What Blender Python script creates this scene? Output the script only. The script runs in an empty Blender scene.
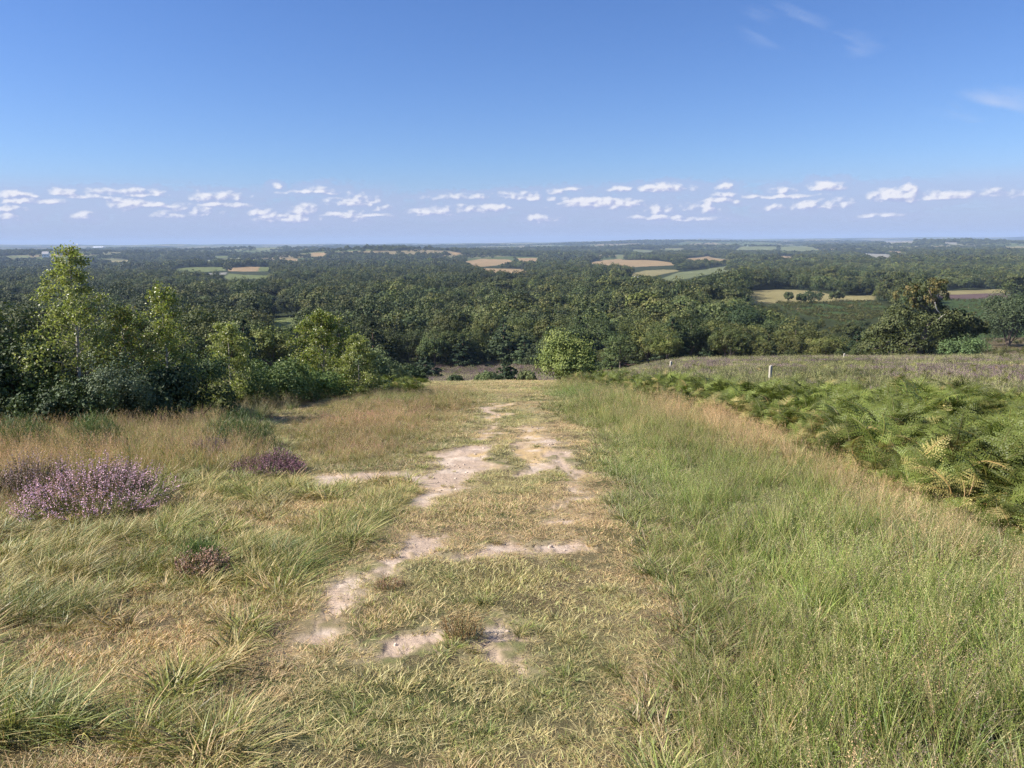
import bpy, math, random
import numpy as np
from mathutils import Vector, Matrix

random.seed(7)
RG = np.random.default_rng(11)
scene = bpy.context.scene
COL = scene.collection
rad = math.radians

# ------------------------------------------------------------------ camera
F_PX = 769.0
PITCH = 10.45
ROLL = -0.45
RC = Matrix.Rotation(rad(90 - PITCH), 4, 'X') @ Matrix.Rotation(rad(ROLL), 4, 'Z')
RCN = np.array(RC.to_3x3())
cam_d = bpy.data.cameras.new('camera')
cam_d.sensor_width = 36.0
cam_d.lens = 36.0 * F_PX / 1024.0
cam_d.clip_start = 0.05
cam_d.clip_end = 60000
cam = bpy.data.objects.new('camera', cam_d)
cam.matrix_world = RC
COL.objects.link(cam)
scene.camera = cam

def ray(u, v):
    d = RCN @ np.array([(u - 512) / F_PX, -(v - 384) / F_PX, -1.0])
    return d

def project(P):
    """world (n,3) -> u, v, depth"""
    q = P @ RCN
    w = -q[:, 2]
    w = np.where(w > 1e-3, w, 1e-3)
    return 512 + F_PX * q[:, 0] / w, 384 - F_PX * q[:, 1] / w, -q[:, 2]

# ------------------------------------------------------------------ noise
def _hash(ix, iy, seed):
    h = (ix.astype(np.int64) * 374761393 + iy.astype(np.int64) * 668265263 + seed * 1442695041) & 0xFFFFFFFF
    h = ((h ^ (h >> 13)) * 1274126177) & 0xFFFFFFFF
    return ((h ^ (h >> 16)) & 0xFFFFFF) / float(0xFFFFFF)

def vn(x, y, seed=0):
    x = np.asarray(x, float); y = np.asarray(y, float)
    x0 = np.floor(x); y0 = np.floor(y)
    fx = x - x0; fy = y - y0
    fx = fx * fx * (3 - 2 * fx); fy = fy * fy * (3 - 2 * fy)
    a = _hash(x0, y0, seed); b = _hash(x0 + 1, y0, seed)
    c = _hash(x0, y0 + 1, seed); d = _hash(x0 + 1, y0 + 1, seed)
    return (a * (1 - fx) + b * fx) * (1 - fy) + (c * (1 - fx) + d * fx) * fy

def fbm(x, y, seed=0, o=4):
    s = 0; a = .5; t = 0
    x = np.asarray(x, float); y = np.asarray(y, float)
    for k in range(o):
        s = s + a * vn(x * 2 ** k + 17.3 * k, y * 2 ** k - 9.1 * k, seed + k * 31)
        t += a; a *= .5
    return s / t            # 0..1, mean .5

def sstep(a, b, x):
    t = np.clip((x - a) / (b - a), 0, 1)
    return t * t * (3 - 2 * t)

# ------------------------------------------------------------------ terrain
def _table(pts):
    p = np.array(pts, float)
    g = np.linspace(math.log(8), math.log(24000), 3000)
    v = np.interp(np.exp(g) - 8, p[:, 0], p[:, 1])
    k = 45
    ker = np.hanning(2 * k + 1); ker /= ker.sum()
    v = np.convolve(np.concatenate([np.full(k, v[0]), v, np.full(k, v[-1])]), ker, 'valid')
    return g, v
FARP = [(1000, 51), (1500, 57), (2200, 61), (3000, 58), (4500, 50), (6500, 44), (9000, 34), (12000, 20), (14500, 4), (16500, -4), (24000, 12)]
TC = _table([(0, 1.6), (25, 4.85), (40, 7.2), (60, 11.2), (80, 15.0), (100, 18.4), (150, 26.3), (250, 35), (400, 42), (600, 46)] + FARP)
TR = _table([(0, 1.6), (25, 4.88), (50, 8.3), (75, 11.9), (100, 15.5), (125, 20.0), (150, 24.5), (250, 32), (400, 37.5), (600, 40.5)] + FARP)

def hill(x, y, u, r, sx, sr, h):
    az = math.atan((u - 512) / F_PX)
    cx, cy = r * math.sin(az), r * math.cos(az)
    dx = (x - cx) * math.cos(az) - (y - cy) * math.sin(az)
    dr = (x - cx) * math.sin(az) + (y - cy) * math.cos(az)
    return h * np.exp(-(dx / sx) ** 2 - (dr / sr) ** 2)

def H(x, y):
    x = np.asarray(x, float); y = np.asarray(y, float)
    r = np.hypot(x, y)
    s = sstep(150, 500, r)
    dist = np.maximum(y * (1 - s) + r * s, 0)
    g = np.log(dist + 8)
    Dc = np.interp(g, TC[0], TC[1]); Dr = np.interp(g, TR[0], TR[1])
    q = sstep(.06, .24, x / np.maximum(y, 5.)) * sstep(15, 35, r)
    D = Dc * (1 - q) + Dr * q
    A = np.interp(r, [0, 250, 600, 1500, 3000, 6000, 20000], [0, 0, 3, 8, 20, 26, 26])
    D = D - A * (fbm(x / 1100 + 3, y / 750 + 8, 5, 3) - .5) * 2
    D = D - np.interp(r, [0, 5000, 9000, 15000], [0, 0, 26, 75]) * (fbm(x / 3800 + 3, y / 3800 + 2, 15, 3) - .45) * 1.6
    D = D - hill(x, y, 395, 3100, 330, 420, 24) - hill(x, y, 945, 5600, 620, 700, 34)
    D = D - hill(x, y, 280, 4800, 420, 500, 26) - hill(x, y, 60, 3700, 700, 500, 16)
    D = D - hill(x, y, 660, 7500, 900, 900, 22) - hill(x, y, 490, 11500, 500, 900, 22)
    D = D - hill(x, y, 690, 2150, 330, 330, 9) - hill(x, y, 215, 1900, 200, 250, 7)
    z = -D
    near = 1 - sstep(40, 90, r)
    z = z + near * (.16 * (fbm(x / 3.1, y / 3.1, 21, 3) - .5) + .05 * (fbm(x / .55, y / .55, 23, 2) - .5)) * sstep(.3, 2.5, r)
    far = sstep(60, 140, r)
    z = z + far * 1.2 * (fbm(x / 35, y / 35, 25, 3) - .5)
    return np.minimum(z, 75)

def hit(u, v):
    d = ray(u, v)
    ts = 1.2 * 1.012 ** np.arange(0, 830)
    z = H(d[0] * ts, d[1] * ts)
    below = np.nonzero(d[2] * ts < z)[0]
    if len(below) == 0:
        t = 16000.0
        k = np.argmin(np.abs(ts * math.hypot(d[0], d[1]) - t))
        return np.array([d[0] * ts[k], d[1] * ts[k], z[k]])
    k = below[0]
    a, b = (ts[k - 1] if k else 0.2), ts[k]
    for _ in range(18):
        m = .5 * (a + b)
        if d[2] * m < float(H(d[0] * m, d[1] * m)): b = m
        else: a = m
    return np.array([d[0] * b, d[1] * b, float(H(d[0] * b, d[1] * b))])

def at(u, dist):
    """ground point in column u at forward distance dist"""
    x = (u - 512) / F_PX * dist
    return np.array([x, dist, float(H(x, dist))])

def wpoly(pts):
    return np.array([hit(u, v)[:2] for u, v in pts])

def inpoly(x, y, P):
    ins = np.zeros(np.shape(x), bool)
    n = len(P)
    j = n - 1
    for i in range(n):
        xi, yi = P[i]; xj, yj = P[j]
        c = ((yi > y) != (yj > y)) & (x < (xj - xi) * (y - yi) / (yj - yi + 1e-12) + xi)
        ins ^= c
        j = i
    return ins

def polydist(x, y, P):
    d = np.full(np.shape(x), 1e9)
    n = len(P)
    for i in range(n):
        ax, ay = P[i]; bx, by = P[(i + 1) % n]
        ex, ey = bx - ax, by - ay
        t = np.clip(((x - ax) * ex + (y - ay) * ey) / (ex * ex + ey * ey + 1e-12), 0, 1)
        d = np.minimum(d, np.hypot(x - ax - t * ex, y - ay - t * ey))
    return np.where(inpoly(x, y, P), d, -d)          # positive inside

# ------------------------------------------------------------------ mesh helpers
def build_mesh(name, V, Fq, C=None, mats=(), mi=None, smooth=False):
    V = np.ascontiguousarray(V, np.float32).reshape(-1, 3)
    Fq = np.ascontiguousarray(Fq, np.int32).reshape(-1, 4)
    me = bpy.data.meshes.new(name)
    me.vertices.add(len(V)); me.vertices.foreach_set('co', V.ravel())
    me.loops.add(Fq.size); me.loops.foreach_set('vertex_index', Fq.ravel())
    me.polygons.add(len(Fq)); me.polygons.foreach_set('loop_start', np.arange(0, Fq.size, 4, dtype=np.int32))
    if mi is not None: me.polygons.foreach_set('material_index', np.ascontiguousarray(mi, np.int32))
    me.polygons.foreach_set('use_smooth', np.full(len(Fq), smooth, bool))
    for m in mats: me.materials.append(m)
    if C is not None:
        a = me.color_attributes.new('Col', 'FLOAT_COLOR', 'POINT')
        c4 = np.ones((len(V), 4), np.float32); c4[:, :3] = np.asarray(C).reshape(-1, 3)
        a.data.foreach_set('color', c4.ravel())
    me.update(calc_edges=True)
    return me

class MB:
    def __init__(s): s.V = []; s.F = []; s.C = []; s.n = 0
    def add(s, V, Fq, C):
        V = np.asarray(V, float).reshape(-1, 3); Fq = np.asarray(Fq).reshape(-1, 4)
        C = np.asarray(C, float)
        if C.ndim == 1: C = np.tile(C, (len(V), 1))
        s.V.append(V); s.F.append(Fq + s.n); s.C.append(C); s.n += len(V)
    def mesh(s, name, mat, smooth=False):
        return build_mesh(name, np.concatenate(s.V), np.concatenate(s.F), np.concatenate(s.C), (mat,), None, smooth)

def unit(a): return a / np.maximum(np.linalg.norm(a, axis=-1, keepdims=True), 1e-9)

def tube(mb, P, R, col, n=6):
    P = np.asarray(P, float); R = np.asarray(R, float)
    T = unit(np.gradient(P, axis=0))
    ref = np.array([.31, .95, .05])
    A = unit(np.cross(T, ref)); B = np.cross(T, A)
    th = np.arange(n) / n * 2 * math.pi
    V = P[:, None] + R[:, None, None] * (np.cos(th)[None, :, None] * A[:, None] + np.sin(th)[None, :, None] * B[:, None])
    m = len(P)
    i, j = np.meshgrid(np.arange(m - 1), np.arange(n), indexing='ij')
    Fq = np.stack([i * n + j, i * n + (j + 1) % n, (i + 1) * n + (j + 1) % n, (i + 1) * n + j], -1).reshape(-1, 4)
    mb.add(V.reshape(-1, 3), Fq, col)

def box(mb, lo, hi, col, M=None):
    x0, y0, z0 = lo; x1, y1, z1 = hi
    V = np.array([[x0, y0, z0], [x1, y0, z0], [x1, y1, z0], [x0, y1, z0], [x0, y0, z1], [x1, y0, z1], [x1, y1, z1], [x0, y1, z1]], float)
    mb.add(V, [[0, 3, 2, 1], [4, 5, 6, 7], [0, 1, 5, 4], [1, 2, 6, 5], [2, 3, 7, 6], [3, 0, 4, 7]], col)

def leaves(mb, P, size, rng, cols, bias=None, bw=.8, asp=.62):
    n = len(P)
    N = rng.normal(size=(n, 3))
    N = unit(N)
    if bias is not None: N = unit(bias + bw * N)
    A = unit(np.cross(N, rng.normal(size=(n, 3)))); B = np.cross(N, A)
    s = (np.asarray(size) * np.ones(n))[:, None] * .5
    k = N * s * .25
    V = np.stack([P + A * s, P + B * s * asp + k, P - A * s, P - B * s * asp + k], 1)
    Fq = np.arange(4 * n).reshape(n, 4)
    mb.add(V.reshape(-1, 3), Fq, np.repeat(cols, 4, axis=0))

def blades(mb, rng, n, h, w, R, cb, ct, lean=(0, 0), out=.35, bend=.35, droop=.15, segs=3, cvar=.15, base=None):
    """ribbon blades of grass; cb / ct: colours at base / tip"""
    a = rng.uniform(0, 2 * math.pi, n); rr = R * np.sqrt(rng.uniform(0, 1, n))
    B = np.stack([rr * np.cos(a), rr * np.sin(a), np.full(n, -.015)], 1) if base is None else base
    hh = rng.uniform(h[0], h[1], n)
    oa = a + rng.normal(0, .9, n)
    O = np.stack([np.cos(oa), np.sin(oa), np.zeros(n)], 1)
    L = np.array([lean[0], lean[1], 0.])
    d0 = unit(np.array([0, 0, 1.]) + O * out * rng.uniform(.2, 1, n)[:, None] + L * rng.uniform(.6, 1.2, n)[:, None])
    bv = O * (bend * rng.uniform(.2, 1.2, n))[:, None] + L * .5 - np.array([0, 0, 1.]) * (droop * rng.uniform(.3, 1.3, n))[:, None]
    sa = rng.uniform(0, 2 * math.pi, n)
    S = np.stack([np.cos(sa), np.sin(sa), np.zeros(n)], 1)
    t = np.linspace(0, 1, segs + 1)
    Pc = B[:, None] + hh[:, None, None] * (t[None, :, None] * d0[:, None] + (t ** 2)[None, :, None] * bv[:, None])
    ww = (w * rng.uniform(.7, 1.3, n))[:, None] * np.array([.8] + [1.0 - .9 * k ** 1.5 for k in t[1:]])[None]
    V = np.stack([Pc - S[:, None] * ww[..., None] * .5, Pc + S[:, None] * ww[..., None] * .5], 2)   # n, seg+1, 2, 3
    k = np.arange(n)[:, None] * (2 * (segs + 1)) + np.arange(segs)[None] * 2
    Fq = np.stack([k, k + 1, k + 3, k + 2], -1).reshape(-1, 4)
    cb = np.asarray(cb); ct = np.asarray(ct)
    if cb.ndim == 1: cb = np.tile(cb, (n, 1))
    if ct.ndim == 1: ct = np.tile(ct, (n, 1))
    C = cb[:, None] * (1 - t)[None, :, None] + ct[:, None] * t[None, :, None]
    C = C * (1 + cvar * rng.normal(size=(n, 1, 1))).clip(.5, 1.6)
    C = np.repeat(C[:, :, None], 2, axis=2)
    mb.add(V.reshape(-1, 3), Fq, C.reshape(-1, 3))
    return Pc[:, -1], unit(Pc[:, -1] - Pc[:, -2]), hh

# ------------------------------------------------------------------ materials
def new_mat(name):
    m = bpy.data.materials.new(name); m.use_nodes = True
    nt = m.node_tree; nt.nodes.clear()
    return m, nt, nt.nodes.new('ShaderNodeOutputMaterial')

def mth(nt, op, a, b=None, c=None):
    n = nt.nodes.new('ShaderNodeMath'); n.operation = op
    for k, q in enumerate((a, b, c)):
        if q is None: continue
        if isinstance(q, (int, float)): n.inputs[k].default_value = q
        else: nt.links.new(q, n.inputs[k])
    return n.outputs[0]

def vmth(nt, op, a, b=None):
    n = nt.nodes.new('ShaderNodeVectorMath'); n.operation = op
    for k, q in enumerate((a, b)):
        if q is None: continue
        if isinstance(q, (tuple, list)): n.inputs[k].default_value = q
        else: nt.links.new(q, n.inputs[k])
    return n.outputs['Value'] if op in ('LENGTH', 'DOT_PRODUCT') else n.outputs[0]

def veg_mat(name, transl=.3, rough=.55, spec=.35, vary=.25):
    m, nt, out = new_mat(name)
    L = nt.links.new
    at1 = nt.nodes.new('ShaderNodeAttribute'); at1.attribute_name = 'Col'
    at2 = nt.nodes.new('ShaderNodeAttribute'); at2.attribute_type = 'INSTANCER'; at2.attribute_name = 'tint'
    oi = nt.nodes.new('ShaderNodeObjectInfo')
    t = vmth(nt, 'ADD', at2.outputs['Vector'], (1, 1, 1))
    c = vmth(nt, 'MULTIPLY', at1.outputs['Color'], t)
    c = vmth(nt, 'MULTIPLY', c, oi.outputs['Color'])
    v = mth(nt, 'MULTIPLY_ADD', oi.outputs['Random'], vary, 1 - vary * .5)
    sc = nt.nodes.new('ShaderNodeVectorMath'); sc.operation = 'SCALE'
    L(c, sc.inputs[0]); L(v, sc.inputs['Scale'])
    c = sc.outputs[0]
    p = nt.nodes.new('ShaderNodeBsdfPrincipled')
    L(c, p.inputs['Base Color']); p.inputs['Roughness'].default_value = rough
    p.inputs['Specular IOR Level'].default_value = spec
    tr = nt.nodes.new('ShaderNodeBsdfTranslucent')
    cc = vmth(nt, 'MULTIPLY', c, (1.15, 1.25, .7)); L(cc, tr.inputs['Color'])
    mx = nt.nodes.new('ShaderNodeMixShader'); mx.inputs[0].default_value = transl
    L(p.outputs[0], mx.inputs[1]); L(tr.outputs[0], mx.inputs[2]); L(mx.outputs[0], out.inputs[0])
    return m

def solid_mat(name, rough=.85, scale=8., amp=.35, stretch=(1, 1, 1)):
    """vertex colour x procedural wear, a little bump"""
    m, nt, out = new_mat(name)
    L = nt.links.new
    at1 = nt.nodes.new('ShaderNodeAttribute'); at1.attribute_name = 'Col'
    tc = nt.nodes.new('ShaderNodeTexCoord')
    mp = nt.nodes.new('ShaderNodeMapping'); mp.inputs['Scale'].default_value = stretch
    L(tc.outputs['Object'], mp.inputs[0])
    nz = nt.nodes.new('ShaderNodeTexNoise'); nz.inputs['Scale'].default_value = scale; nz.inputs['Detail'].default_value = 6
    L(mp.outputs[0], nz.inputs['Vector'])
    k = mth(nt, 'MULTIPLY_ADD', nz.outputs['Fac'], amp * 2, 1 - amp)
    sc = nt.nodes.new('ShaderNodeVectorMath'); sc.operation = 'SCALE'
    L(at1.outputs['Color'], sc.inputs[0]); L(k, sc.inputs['Scale'])
    p = nt.nodes.new('ShaderNodeBsdfPrincipled'); p.inputs['Roughness'].default_value = rough
    L(sc.outputs[0], p.inputs['Base Color'])
    b = nt.nodes.new('ShaderNodeBump'); b.inputs['Strength'].default_value = .4; b.inputs['Distance'].default_value = .02
    L(nz.outputs['Fac'], b.inputs['Height']); L(b.outputs[0], p.inputs['Normal'])
    L(p.outputs[0], out.inputs[0])
    return m

M_GRASS = veg_mat('grass_blades', .16, .5, .4, .35)
M_LEAF = veg_mat('tree_leaves', .12, .6, .25, .25)
M_LEAFN = veg_mat('birch_leaves', .38, .38, .6, .1)
M_FERN = veg_mat('fern_leaves', .25, .5, .35, .4)
M_BARK = solid_mat('bark', .9, 14, .5, (1, 1, .4))
M_WOOD = solid_mat('weathered_timber', .9, 30, .25, (1, 1, .1))
M_STONE = veg_mat('stone', 0., .9, .2, .4)
M_WALL = solid_mat('house_wall', .9, 1.5, .06)
M_ROOF = solid_mat('house_roof', .85, 3, .2)

def link(name, me, parent=None, loc=None, rz=0, scl=None):
    o = bpy.data.objects.new(name, me); COL.objects.link(o)
    if parent is not None: o.parent = parent
    if loc is not None: o.location = tuple(loc)
    if rz: o.rotation_euler = (0, 0, rz)
    if scl is not None: o.scale = (scl,) * 3 if isinstance(scl, (int, float)) else scl
    return o

def tag(o, label=None, cat=None, group=None, kind=None):
    for k, v in (('label', label), ('category', cat), ('group', group), ('kind', kind)):
        if v: o[k] = v
    return o

# ------------------------------------------------------------------ scatter (stuff)
def scatter(name, meshes, P, rot, scl, idx, tint, label, cat):
    n = len(P)
    me = bpy.data.meshes.new(name)
    me.vertices.add(n); me.vertices.foreach_set('co', np.ascontiguousarray(P, np.float32).ravel())
    def attr(nm, ty, field, d):
        a = me.attributes.new(nm, ty, 'POINT'); a.data.foreach_set(field, d)
    attr('rot', 'FLOAT_VECTOR', 'vector', np.ascontiguousarray(rot, np.float32).ravel())
    scl = np.asarray(scl, np.float32)
    if scl.ndim == 1: scl = np.repeat(scl[:, None], 3, 1)
    attr('scl', 'FLOAT_VECTOR', 'vector', np.ascontiguousarray(scl, np.float32).ravel())
    attr('idx', 'INT', 'value', np.ascontiguousarray(idx, np.int32))
    attr('tint', 'FLOAT_VECTOR', 'vector', np.ascontiguousarray(np.asarray(tint) - 1, np.float32).ravel())
    me.update()
    o = link(name, me)
    tag(o, label, cat, None, 'stuff')
    ng = bpy.data.node_groups.new(name + '_nodes', 'GeometryNodeTree')
    ng.interface.new_socket('Geometry', in_out='INPUT', socket_type='NodeSocketGeometry')
    ng.interface.new_socket('Geometry', in_out='OUTPUT', socket_type='NodeSocketGeometry')
    N = ng.nodes; L = ng.links.new
    gi = N.new('NodeGroupInput'); go = N.new('NodeGroupOutput')
    iop = N.new('GeometryNodeInstanceOnPoints')
    jn = N.new('GeometryNodeJoinGeometry')
    for k, m in enumerate(reversed(meshes)):
        src = bpy.data.objects.new(m.name, m)          # never linked: only its geometry is read
        oi = N.new('GeometryNodeObjectInfo'); oi.inputs['Object'].default_value = src
        g2 = N.new('GeometryNodeGeometryToInstance')
        L(oi.outputs['Geometry'], g2.inputs[0]); L(g2.outputs[0], jn.inputs[0])
    L(gi.outputs[0], iop.inputs['Points']); L(jn.outputs[0], iop.inputs['Instance'])
    iop.inputs['Pick Instance'].default_value = True
    def named(nm, ty):
        a = N.new('GeometryNodeInputNamedAttribute'); a.data_type = ty; a.inputs['Name'].default_value = nm
        return [q for q in a.outputs if q.enabled][0]
    L(named('idx', 'INT'), iop.inputs['Instance Index'])
    e2r = N.new('FunctionNodeEulerToRotation')
    L(named('rot', 'FLOAT_VECTOR'), e2r.inputs[0]); L(e2r.outputs[0], iop.inputs['Rotation'])
    L(named('scl', 'FLOAT_VECTOR'), iop.inputs['Scale'])
    L(iop.outputs[0], go.inputs[0])
    md = o.modifiers.new('scatter', 'NODES'); md.node_group = ng
    return o

# ------------------------------------------------------------------ world layout (from the photograph, set out on the ground)
SAND = [[(486, 404), (502, 403), (498, 420), (490, 436), (480, 440), (486, 424)],
        [(486, 392), (520, 390), (530, 393), (512, 397), (500, 403), (488, 404), (492, 396)],
        [(520, 404), (534, 405), (540, 418), (530, 424), (518, 420)],
        [(500, 437), (512, 440), (506, 450), (494, 447)],
        [(556, 506), (576, 504), (582, 518), (560, 518)],
        [(497, 441), (462, 446), (436, 461), (424, 474), (404, 483), (416, 492), (406, 507), (426, 510), (450, 499), (472, 482), (492, 462)],
        [(296, 486), (300, 480), (335, 474), (372, 471), (404, 474), (404, 482), (372, 480), (332, 484)],
        [(521, 424), (536, 427), (550, 446), (546, 460), (531, 475), (511, 473), (524, 458), (519, 440)],
        [(549, 432), (561, 444), (566, 462), (580, 482), (579, 507), (566, 507), (566, 484), (553, 466)],
        [(560, 519), (582, 516), (577, 524), (556, 526)],
        [(545, 545), (580, 543), (576, 551), (548, 553)],
        [(500, 538), (525, 544), (534, 552), (500, 559), (450, 562), (452, 557), (478, 550)],
        [(441, 533), (428, 549), (402, 566), (362, 588), (336, 612), (322, 636), (292, 648), (287, 636), (312, 618), (322, 593), (352, 574), (396, 548), (418, 535)],
        [(361, 640), (392, 631), (446, 622), (444, 638), (404, 646), (378, 661), (359, 654)],
        [(481, 630), (496, 625), (527, 649), (512, 657), (478, 646)],
        [(640, 515), (652, 514), (650, 519), (638, 519)]]
WORN = [[(555, 400), (560, 440), (600, 500), (640, 560), (655, 640), (640, 720), (670, 900), (560, 900), (560, 700), (540, 600), (560, 520), (540, 440), (520, 400)],
        [(0, 640), (120, 600), (260, 590), (300, 640), (180, 700), (60, 680)],
        [(60, 730), (170, 720), (200, 768), (160, 800), (0, 800), (0, 745)],
        [(250, 500), (350, 500), (300, 540), (230, 540)]]
SANDW = [wpoly(p) for p in SAND]
WORNW = [wpoly(p) for p in WORN]
Z_TALLR = wpoly([(540, 388), (560, 386), (600, 390), (620, 398), (700, 424), (760, 442), (850, 478), (940, 526), (1024, 560), (1300, 640), (1500, 1100), (760, 1100), (705, 800), (668, 700), (672, 620), (650, 540), (622, 480), (580, 430), (552, 405)])
Z_DRYR = wpoly([(640, 402), (700, 422), (760, 440), (850, 476), (940, 526), (1024, 560), (1300, 640), (1300, 760), (1024, 640), (930, 595), (850, 525), (760, 475), (700, 448), (650, 425)])
Z_BRACK = wpoly([(585, 388), (615, 396), (650, 408), (700, 424), (760, 442), (850, 480), (940, 528), (1024, 562), (1300, 660), (1500, 640), (1500, 490), (1024, 444), (930, 431), (850, 424), (770, 414), (700, 403), (650, 395), (615, 389)])
Z_TALLL = wpoly([(268, 452), (262, 430), (300, 408), (350, 396), (410, 390), (470, 388), (484, 392), (470, 425), (440, 446), (400, 466), (340, 472), (290, 462)])
Z_STRAW = wpoly([(-300, 520), (-300, 430), (0, 432), (130, 424), (200, 424), (262, 430), (275, 455), (250, 480), (180, 478), (140, 505), (100, 520), (40, 510), (0, 540)])
Z_MEDL = wpoly([(-300, 520), (0, 530), (60, 510), (150, 500), (250, 478), (300, 478), (410, 486), (400, 520), (380, 540), (330, 570), (300, 600), (270, 650), (235, 700), (260, 760), (200, 900), (-600, 1100)])
Z_THICK = wpoly([(-500, 432), (0, 430), (130, 420), (200, 418), (262, 420), (300, 404), (360, 394), (410, 387), (410, 380), (300, 382), (100, 384), (-500, 386)])

FIELDS = [  # colour kind, outline
    ('wheat', [(588, 263), (604, 260), (620, 259), (644, 260), (684, 264.6), (660, 266), (635, 267), (592, 265)]),
    ('wheat', [(680, 259), (708, 256), (740, 259.5), (719, 261.5), (690, 261)]),
    ('straw', [(629, 273.5), (645, 270.5), (663, 269.5), (682, 270), (654, 276), (632, 276)]),
    ('pale', [(659, 279), (680, 272), (723, 266.5), (746, 264.5), (735, 270), (700, 276), (672, 281)]),
    ('straw', [(745, 291), (779, 289.5), (815, 291), (838, 296), (876, 295.5), (874, 300), (840, 301), (790, 303), (752, 304)]),
    ('straw', [(932, 291), (970, 290), (1010, 289.3), (1009, 293.2), (936, 294.6)]),
    ('heath', [(936, 294.6), (1009, 293.2), (1009, 299), (940, 299)]),
    ('pale', [(780, 247), (794, 246), (818, 250), (804, 251.5), (780, 251)]),
    ('pale', [(734, 251), (742, 246.5), (777, 246.5), (777, 251)]),
    ('wheat', [(780, 256), (794, 256.5), (790, 259), (780, 259)]),
    ('white', [(859, 253), (887, 254), (893, 259.5), (875, 258)]),
    ('wheat', [(884, 251), (903, 251.5), (900, 254)]),
    ('pale', [(857, 275.5), (883, 273.3), (883, 275.7), (863, 277)]),
    ('white', [(885, 240.9), (913, 240.7), (913, 243.2), (887, 243.2)]),
    ('white', [(944, 242), (957, 242.6), (957, 244.3), (945, 244)]),
    ('straw', [(1001, 246.7), (1030, 246), (1030, 249), (1006, 248.4)]),
    ('green', [(169, 271.5), (179, 268), (199, 267), (224, 267.3), (226, 270.5), (191, 273), (174, 273)]),
    ('wheat', [(227, 268), (252, 266.5), (260, 267), (258, 271.5), (229, 271.5)]),
    ('green', [(260, 267), (270, 267), (270, 271.2), (258, 271.7)]),
    ('green', [(222, 277), (229, 273.4), (272.5, 275.6), (272.5, 278.4), (229, 279.6)]),
    ('white', [(201, 273.6), (227, 272.4), (225.6, 274.6), (202, 275.8)]),
    ('green', [(213, 256), (229, 255.6), (229, 257.5), (216, 258.7)]),
    ('pale', [(200, 262), (212, 260.4), (210, 262.8)]),
    ('green', [(266, 317.8), (312, 318), (311, 321), (290, 329), (267, 328)]),
    ('pale', [(254, 248.9), (276, 246.6), (275, 248.4), (260, 251)]),
    ('wheat', [(311, 252.8), (326, 252.6), (324, 256.4), (313, 256)]),
    ('wheat', [(286, 259), (298, 259), (297, 262.4), (287, 262)]),
    ('wheat', [(463, 261.5), (481, 258.8), (508.5, 259.5), (515, 262), (492, 266), (476, 267)]),
    ('wheat', [(477, 268), (512, 268.8), (529, 269.5), (528, 273), (512, 274), (493, 273)]),
    ('wheat', [(517, 258), (538, 258), (537, 262.8), (522, 263)]),
    ('wheat', [(448.5, 252), (462, 253), (456, 255.8)]),
    ('pale', [(664, 248.8), (678, 248.8), (677, 251.2), (666, 251.2)]),
    ('pale', [(632, 249.5), (654, 250.5), (652, 252.8), (634, 252.4)]),
    ('pale', [(617, 255), (623, 255), (623, 259), (617, 259)]),
    ('pale', [(5, 256), (30, 255.5), (30, 257.4), (8, 258)]),
    ('straw', [(110, 261), (130, 260), (128, 262.6), (112, 263)]),
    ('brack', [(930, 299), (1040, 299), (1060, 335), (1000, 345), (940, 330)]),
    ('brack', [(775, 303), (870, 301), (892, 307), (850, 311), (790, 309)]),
    ('moor', [(985, 338), (1060, 336), (1090, 372), (1000, 368)]),
]
FCOL = {'wheat': (.66, .49, .28), 'straw': (.52, .45, .22), 'pale': (.36, .38, .18), 'green': (.30, .34, .13),
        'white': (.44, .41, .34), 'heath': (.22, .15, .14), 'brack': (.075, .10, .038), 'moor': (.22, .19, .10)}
FIELDW = [(k, wpoly(p), np.array(p)) for k, p in FIELDS]

# ------------------------------------------------------------------ ground sheet
def sand_mask(x, y):
    r = np.hypot(x, y)
    wx = x + (fbm(x / .5, y / .5, 91, 4) - .5) * .055 * (r + 2) + (fbm(x / .10, y / .10, 94, 3) - .5) * .26; wy = y + (fbm(x / .5 + 9, y / .5, 92, 4) - .5) * .10 * (r + 2) + (fbm(x / .10 + 4, y / .10, 95, 3) - .5) * .34
    m = np.full(np.shape(x), -1e9)
    for P in SANDW:
        m = np.maximum(m, polydist(wx, wy, P))
    return m + .045 - .11 * sstep(.50, .72, fbm(x / .24 + 3, y / .30, 97, 3))          # signed metres, positive inside

def zone(x, y, P, wob=.25):
    r = np.hypot(x, y)
    k = wob * (1 + r * .06)
    return polydist(x + (fbm(x / 1.3, y / 1.3, 71, 3) - .5) * 2 * k, y + (fbm(x / 1.3 + 5, y / 1.3, 72, 3) - .5) * 2 * k, P)

def woods(x, y):
    """woodland density 0..1 of the open country"""
    r = np.hypot(x, y)
    n = fbm(x / 420 + 40, y / 420, 61, 4)
    thr = np.interp(r, [0, 1500, 2500, 5000, 20000], [.0, .0, .50, .54, .56])
    return sstep(thr - .03, thr + .03, n)

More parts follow.
